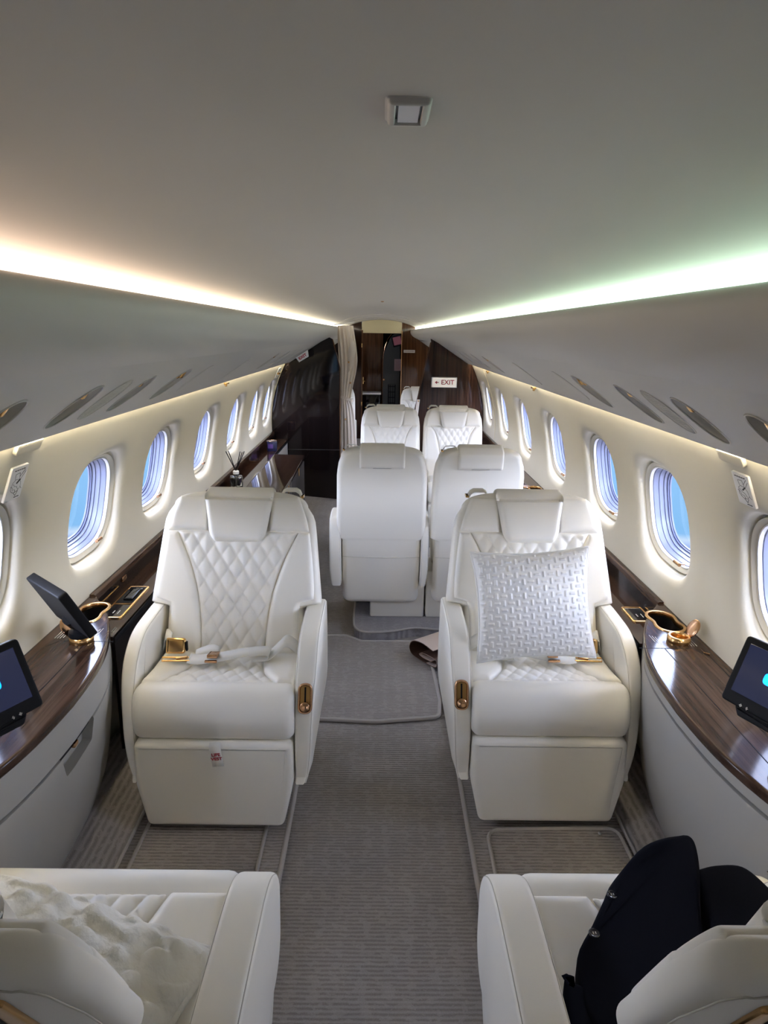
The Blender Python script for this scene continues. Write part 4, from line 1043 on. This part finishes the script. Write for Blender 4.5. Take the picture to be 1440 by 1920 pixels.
# ------------------------------------------------------------------ overhead fittings
ONAME = {1.20: 'nearest', 1.15: 'nearest'}
def oval_label(s, i, k):
    side = 'left' if s < 0 else 'right'
    ordn = ['nearest the camera, cut by the photo edge', 'second from the camera', 'third, above the left seat' if s < 0 else 'third, above the right seat', 'fourth, double width', 'far one, double width, above the double seats', 'far one before the speaker', 'last before the partition']
    return side, ordn
for s in (-1, 1):
    S = psu_pt(s); cnt = 0; sp_i = fl_i = 0
    side = 'left' if s < 0 else 'right'
    for yc, k in OVAL[s]:
        rf = oval_r(k)
        an = lin(0, 2*PI, 48)[:-1]
        def E_(sc, d, yc=yc, rf=rf): return [S(yc+math.cos(t)*rf(t)*sc, OC+math.sin(t)*rf(t)*sc, d) for t in an]
        if k in 'nd':
            places = ['nearest the camera, cut by the picture edge', 'second from the camera', 'third from the camera, past the speaker', 'double width, fourth from the camera', 'double width, above the double seats', 'beyond the double seat one', 'last before the partition']
            t = thing('air_nozzle', 'oval %s overhead recess with gold nozzle, %s' % (side, places[cnt]), 'air vent', (0, 0, 0), group='oval overhead recesses'); cnt += 1
            mk('recess_cup', G().loft([E_(.951, .010), E_(.945, .028), E_(.90, .048), E_(.75, .060), E_(.35, .066)], True, False, True), PSUM, t)
            c = Vector(S(yc-.02, OC-.055, .020)); ax = Vector(S(yc, OC+.2, -.12)) - c; ax.normalize()
            q = ax.to_track_quat('Z', 'Y').to_matrix()
            nz = mk('nozzle', G().lathe([(.0, .024), (.010, .024), (.013, .020), (.016, .004), (.017, -.012), (0, -.012)], c, 18, q), GOLDP, t)
            c = Vector(S(yc+.005, OC+.02, .026))
            if k == 'd':
                c = Vector(S(yc+.035, OC-.05, .020))
                mk('nozzle', G().lathe([(.0, .024), (.010, .024), (.013, .020), (.016, .004), (.017, -.012), (0, -.012)], c, 18, q), GOLDP, t)
            mk('rim', G().ring(E_(.985, -.0004), .0022, 6), PSUM, t)
        elif k == 's':
            sp_i += 1
            t = thing('speaker_grille', 'oval ribbed speaker grille in the %s overhead panel %s' % (side, 'near the camera' if sp_i == 1 else 'above the double seats'), 'speaker', group='oval speaker grilles')
            mk('rim', G().ring(E_(1.0, -.0003), .0018, 6), PSUM, t)
            g = G()
            for j in range(19):
                q = OC-OB+.010+j*(2*OB-.02)/18; hw = max(0, 1-((q-OC)/OB)**2)**.5*OA*.93; yo = .27*(q-OC)
                g.tube([S(yc+yo-hw, q, .001), S(yc+yo, q, -.0006), S(yc+yo+hw, q, .001)], .0022, 6)
            mk('ribs', g, PSUM, t)
        else:
            fl_i += 1
            t = thing('oval_cover', 'flat oval cover plate, %s panel, %s' % (side, 'after the double recess' if fl_i == 1 else 'above the facing back of the double seats'), 'cover', group='flat oval covers')
            mk('plate', G().loft([E_(1.0, .0005), E_(.99, -.0020), E_(.97, -.0026), E_(.4, -.0026)], True, False, True), PSUM, t)
# ceiling downlight
t = thing('ceiling_light', 'small square ceiling lamp with frosted glass in the middle of the ceiling', 'lamp', (.022, .685, cz(.022)-.001))
fo = ccw(fillet([(-.0185, -.034, .004), (.0185, -.034, .004), (.0185, .034, .004), (-.0185, .034, .004)], 3))
mk('frame', G().loft([[(x, y, z) for x, y in inset(fo, d)] for d, z in ((-.006, .003), (-.001, .000), (0, -.003), (.002, -.0045), (.0055, -.0045), (.0065, -.003), (.0065, .002))], True, False, True), PSUM, t)
mk('dark_gap', G().box((0, 0, .0012), (.0245, .0555, .001), 0), DARKGREY, t, smooth=False)
mk('diffuser', G().box((0, 0, -.0012), (.019, .048, .004), 0), mat('frosted_glass', (.66, .64, .66), .3), t, smooth=False)
t = tag(mk('ceiling_sensor', G().lathe([(0, 0), (.010, 0), (.010, -.004), (0, -.006)], (.004, 4.4, cz(0)), 14), COPPER), 'tiny gold fitting in the middle of the far ceiling', 'fitting')

# wall fittings
for s, yc in ((-1, 1.665), (1, 1.65)):
    S = wall_pt(s); side = 'left' if s < 0 else 'right'
    o = fillet([(-.062, 1.258, 0), (.062, 1.258, 0), (.062, 1.231, .012), (-.062, 1.231, .012)], 4)
    tag(mk('fold_down_hook', G().prism(ccw(o), -.011, .002, .003, lambda y, z, d: S(yc+y, z, d), 2), WALLM), 'cream tab with rounded ends under the %s overhead panel' % side, 'hook')
    y0, y1, z0, z1 = (1.625, 1.705, 1.105, 1.195) if s < 0 else (1.595, 1.675, 1.125, 1.208)
    t = thing('life_vest_placard', 'cream placard with a life vest drawing on the %s wall' % side, 'placard', (0, 0, 0))
    mk('plate', G().prism(ccw(fillet([(y0, z0, .003), (y1, z0, .003), (y1, z1, .003), (y0, z1, .003)], 2)), -.006, .001, .0015, lambda y, z, d: S(y, z, d), 2), WHITEP if s > 0 else WHITEP, t)
    g = G(); W_, H_ = y1-y0, z1-z0
    def D(a, b): return S(y0+W_*(a if s < 0 else 1-a), z0+H_*b, -.0064)
    strokes = [[(.2, .35), (.25, .55), (.4, .62), (.6, .6), (.75, .5), (.8, .35), (.65, .25), (.45, .22), (.3, .27), (.2, .35)], [(.3, .5), (.42, .42), (.55, .40), (.66, .30)], [(.35, .62), (.3, .78), (.55, .80), (.62, .62)], [(.7, .62), (.9, .80)], [(.6, .68), (.82, .86)], [(.5, .48), (.72, .62)], [(.45, .22), (.6, .12), (.7, .25)], [(.40, .33), (.5, .30), (.52, .22)], [(.78, .36), (.9, .28)], [(.16, .45), (.3, .40), (.34, .30)]]
    for st in strokes: g.tube([D(a, b) for a, b in st], .0007, 5)
    g.tube([D(.48, .50), D(.66, .60)], .0022, 6)
    for k in range(5): g.tube([D(.18+.13*k, .90), D(.27+.13*k, .90)], .0013, 5)
    for k in range(2): g.tube([D(.56+.16*k, .07), D(.68+.16*k, .07)], .0012, 5)
    mk('drawing', g, INK, t)
for s, yc, lab in ((-1, 3.86, 'small gold hook under the left overhead panel'), (1, 3.88, 'small gold hook under the right overhead panel, nearer one'), (1, 5.6, 'small gold hook under the right overhead panel, by the partition')):
    S = wall_pt(s)
    tag(mk('gold_hook', G().box(S(yc, 1.248, -.010), (.016, .07, .010), .003).box(S(yc-.025, 1.243, -.016), (.012, .012, .014), .003), GOLD), lab, 'hook')
S = wall_pt(-1)
t = thing('emergency_release', 'white framed emergency release with gold handle above the last left window', 'handle', (0, 0, 0))
o = ccw(fillet([(5.99, 1.135, .01), (6.12, 1.135, .01), (6.12, 1.225, .03), (5.99, 1.225, .03)], 4))
mk('frame', G().ring([S(y, z, -.001) for y, z in o], .004, 6), WHITEP, t)
mk('handle', G().tube([S(6.02, 1.18, -.012), S(6.09, 1.18, -.012)], .010, 8), GOLD, t)

# ------------------------------------------------------------------ outside, camera, render look
w = bpy.data.worlds.new('World'); SC.world = w; w.use_nodes = True; nt = w.node_tree; bg = nt.nodes['Background']
tc = nt.nodes.new('ShaderNodeTexCoord'); sx = nt.nodes.new('ShaderNodeSeparateXYZ'); mr = nt.nodes.new('ShaderNodeMapRange')
mr.inputs['From Min'].default_value = -1; mr.inputs['From Max'].default_value = 1
rp = nt.nodes.new('ShaderNodeValToRGB'); el = rp.color_ramp.elements
stops = [(0, (.11, .10, .11)), (.30, (.15, .15, .18)), (.325, (.040, .044, .048)), (.338, (.032, .040, .046)), (.345, (.0044, .0084, .022)), (.362, (.0068, .0124, .028)), (.366, (.028, .031, .034)), (.370, (.0082, .018, .029)), (.49, (.014, .024, .036)), (.515, (.030, .040, .055)), (.53, (.98, 1.06, 1.34)), (.62, (.76, .84, 1.10)), (.76, (.36, .41, .58)), (1, (.20, .24, .36))]
while len(el) < len(stops): el.new(.5)
for q, (p, c) in zip(el, stops): q.position = p; q.color = (*c, 1)
nt.links.new(tc.outputs['Generated'], sx.inputs[0]); nt.links.new(sx.outputs['Z'], mr.inputs['Value']); nt.links.new(mr.outputs['Result'], rp.inputs['Fac']); nt.links.new(rp.outputs['Color'], bg.inputs['Color'])
K_SKY = 8.0
bg.inputs['Strength'].default_value = K_SKY

F_PX = 1250.0; VP = (715, 626); ROLL = R(.8)
d = Vector((VP[0]-720, 960-VP[1], -F_PX)).normalized()
u0 = Vector((math.sin(ROLL), math.cos(ROLL), 0)); zw = (u0 - d*u0.dot(d)).normalized(); xw = d.cross(zw)
cam = bpy.data.cameras.new('camera'); cam.sensor_fit = 'HORIZONTAL'; cam.sensor_width = 36; cam.lens = F_PX/1440*36; cam.clip_start = .02
co = bpy.data.objects.new('camera', cam); COL.objects.link(co)
m4 = Matrix((xw, d, zw)).to_4x4(); m4.translation = Vector((0, 0, 1.53)); co.matrix_world = m4
SC.camera = co
vs = SC.view_settings
SC.display_settings.display_device = 'sRGB'; vs.view_transform = 'Standard'; vs.look = 'None'; vs.gamma = 1; vs.use_curve_mapping = False; vs.exposure = 1.96
cy = SC.cycles; cy.use_denoising = True; cy.max_bounces = 10; cy.diffuse_bounces = 6; cy.glossy_bounces = 5; cy.transmission_bounces = 6; cy.transparent_max_bounces = 12; cy.caustics_reflective = False; cy.caustics_refractive = False; cy.sample_clamp_indirect = 6
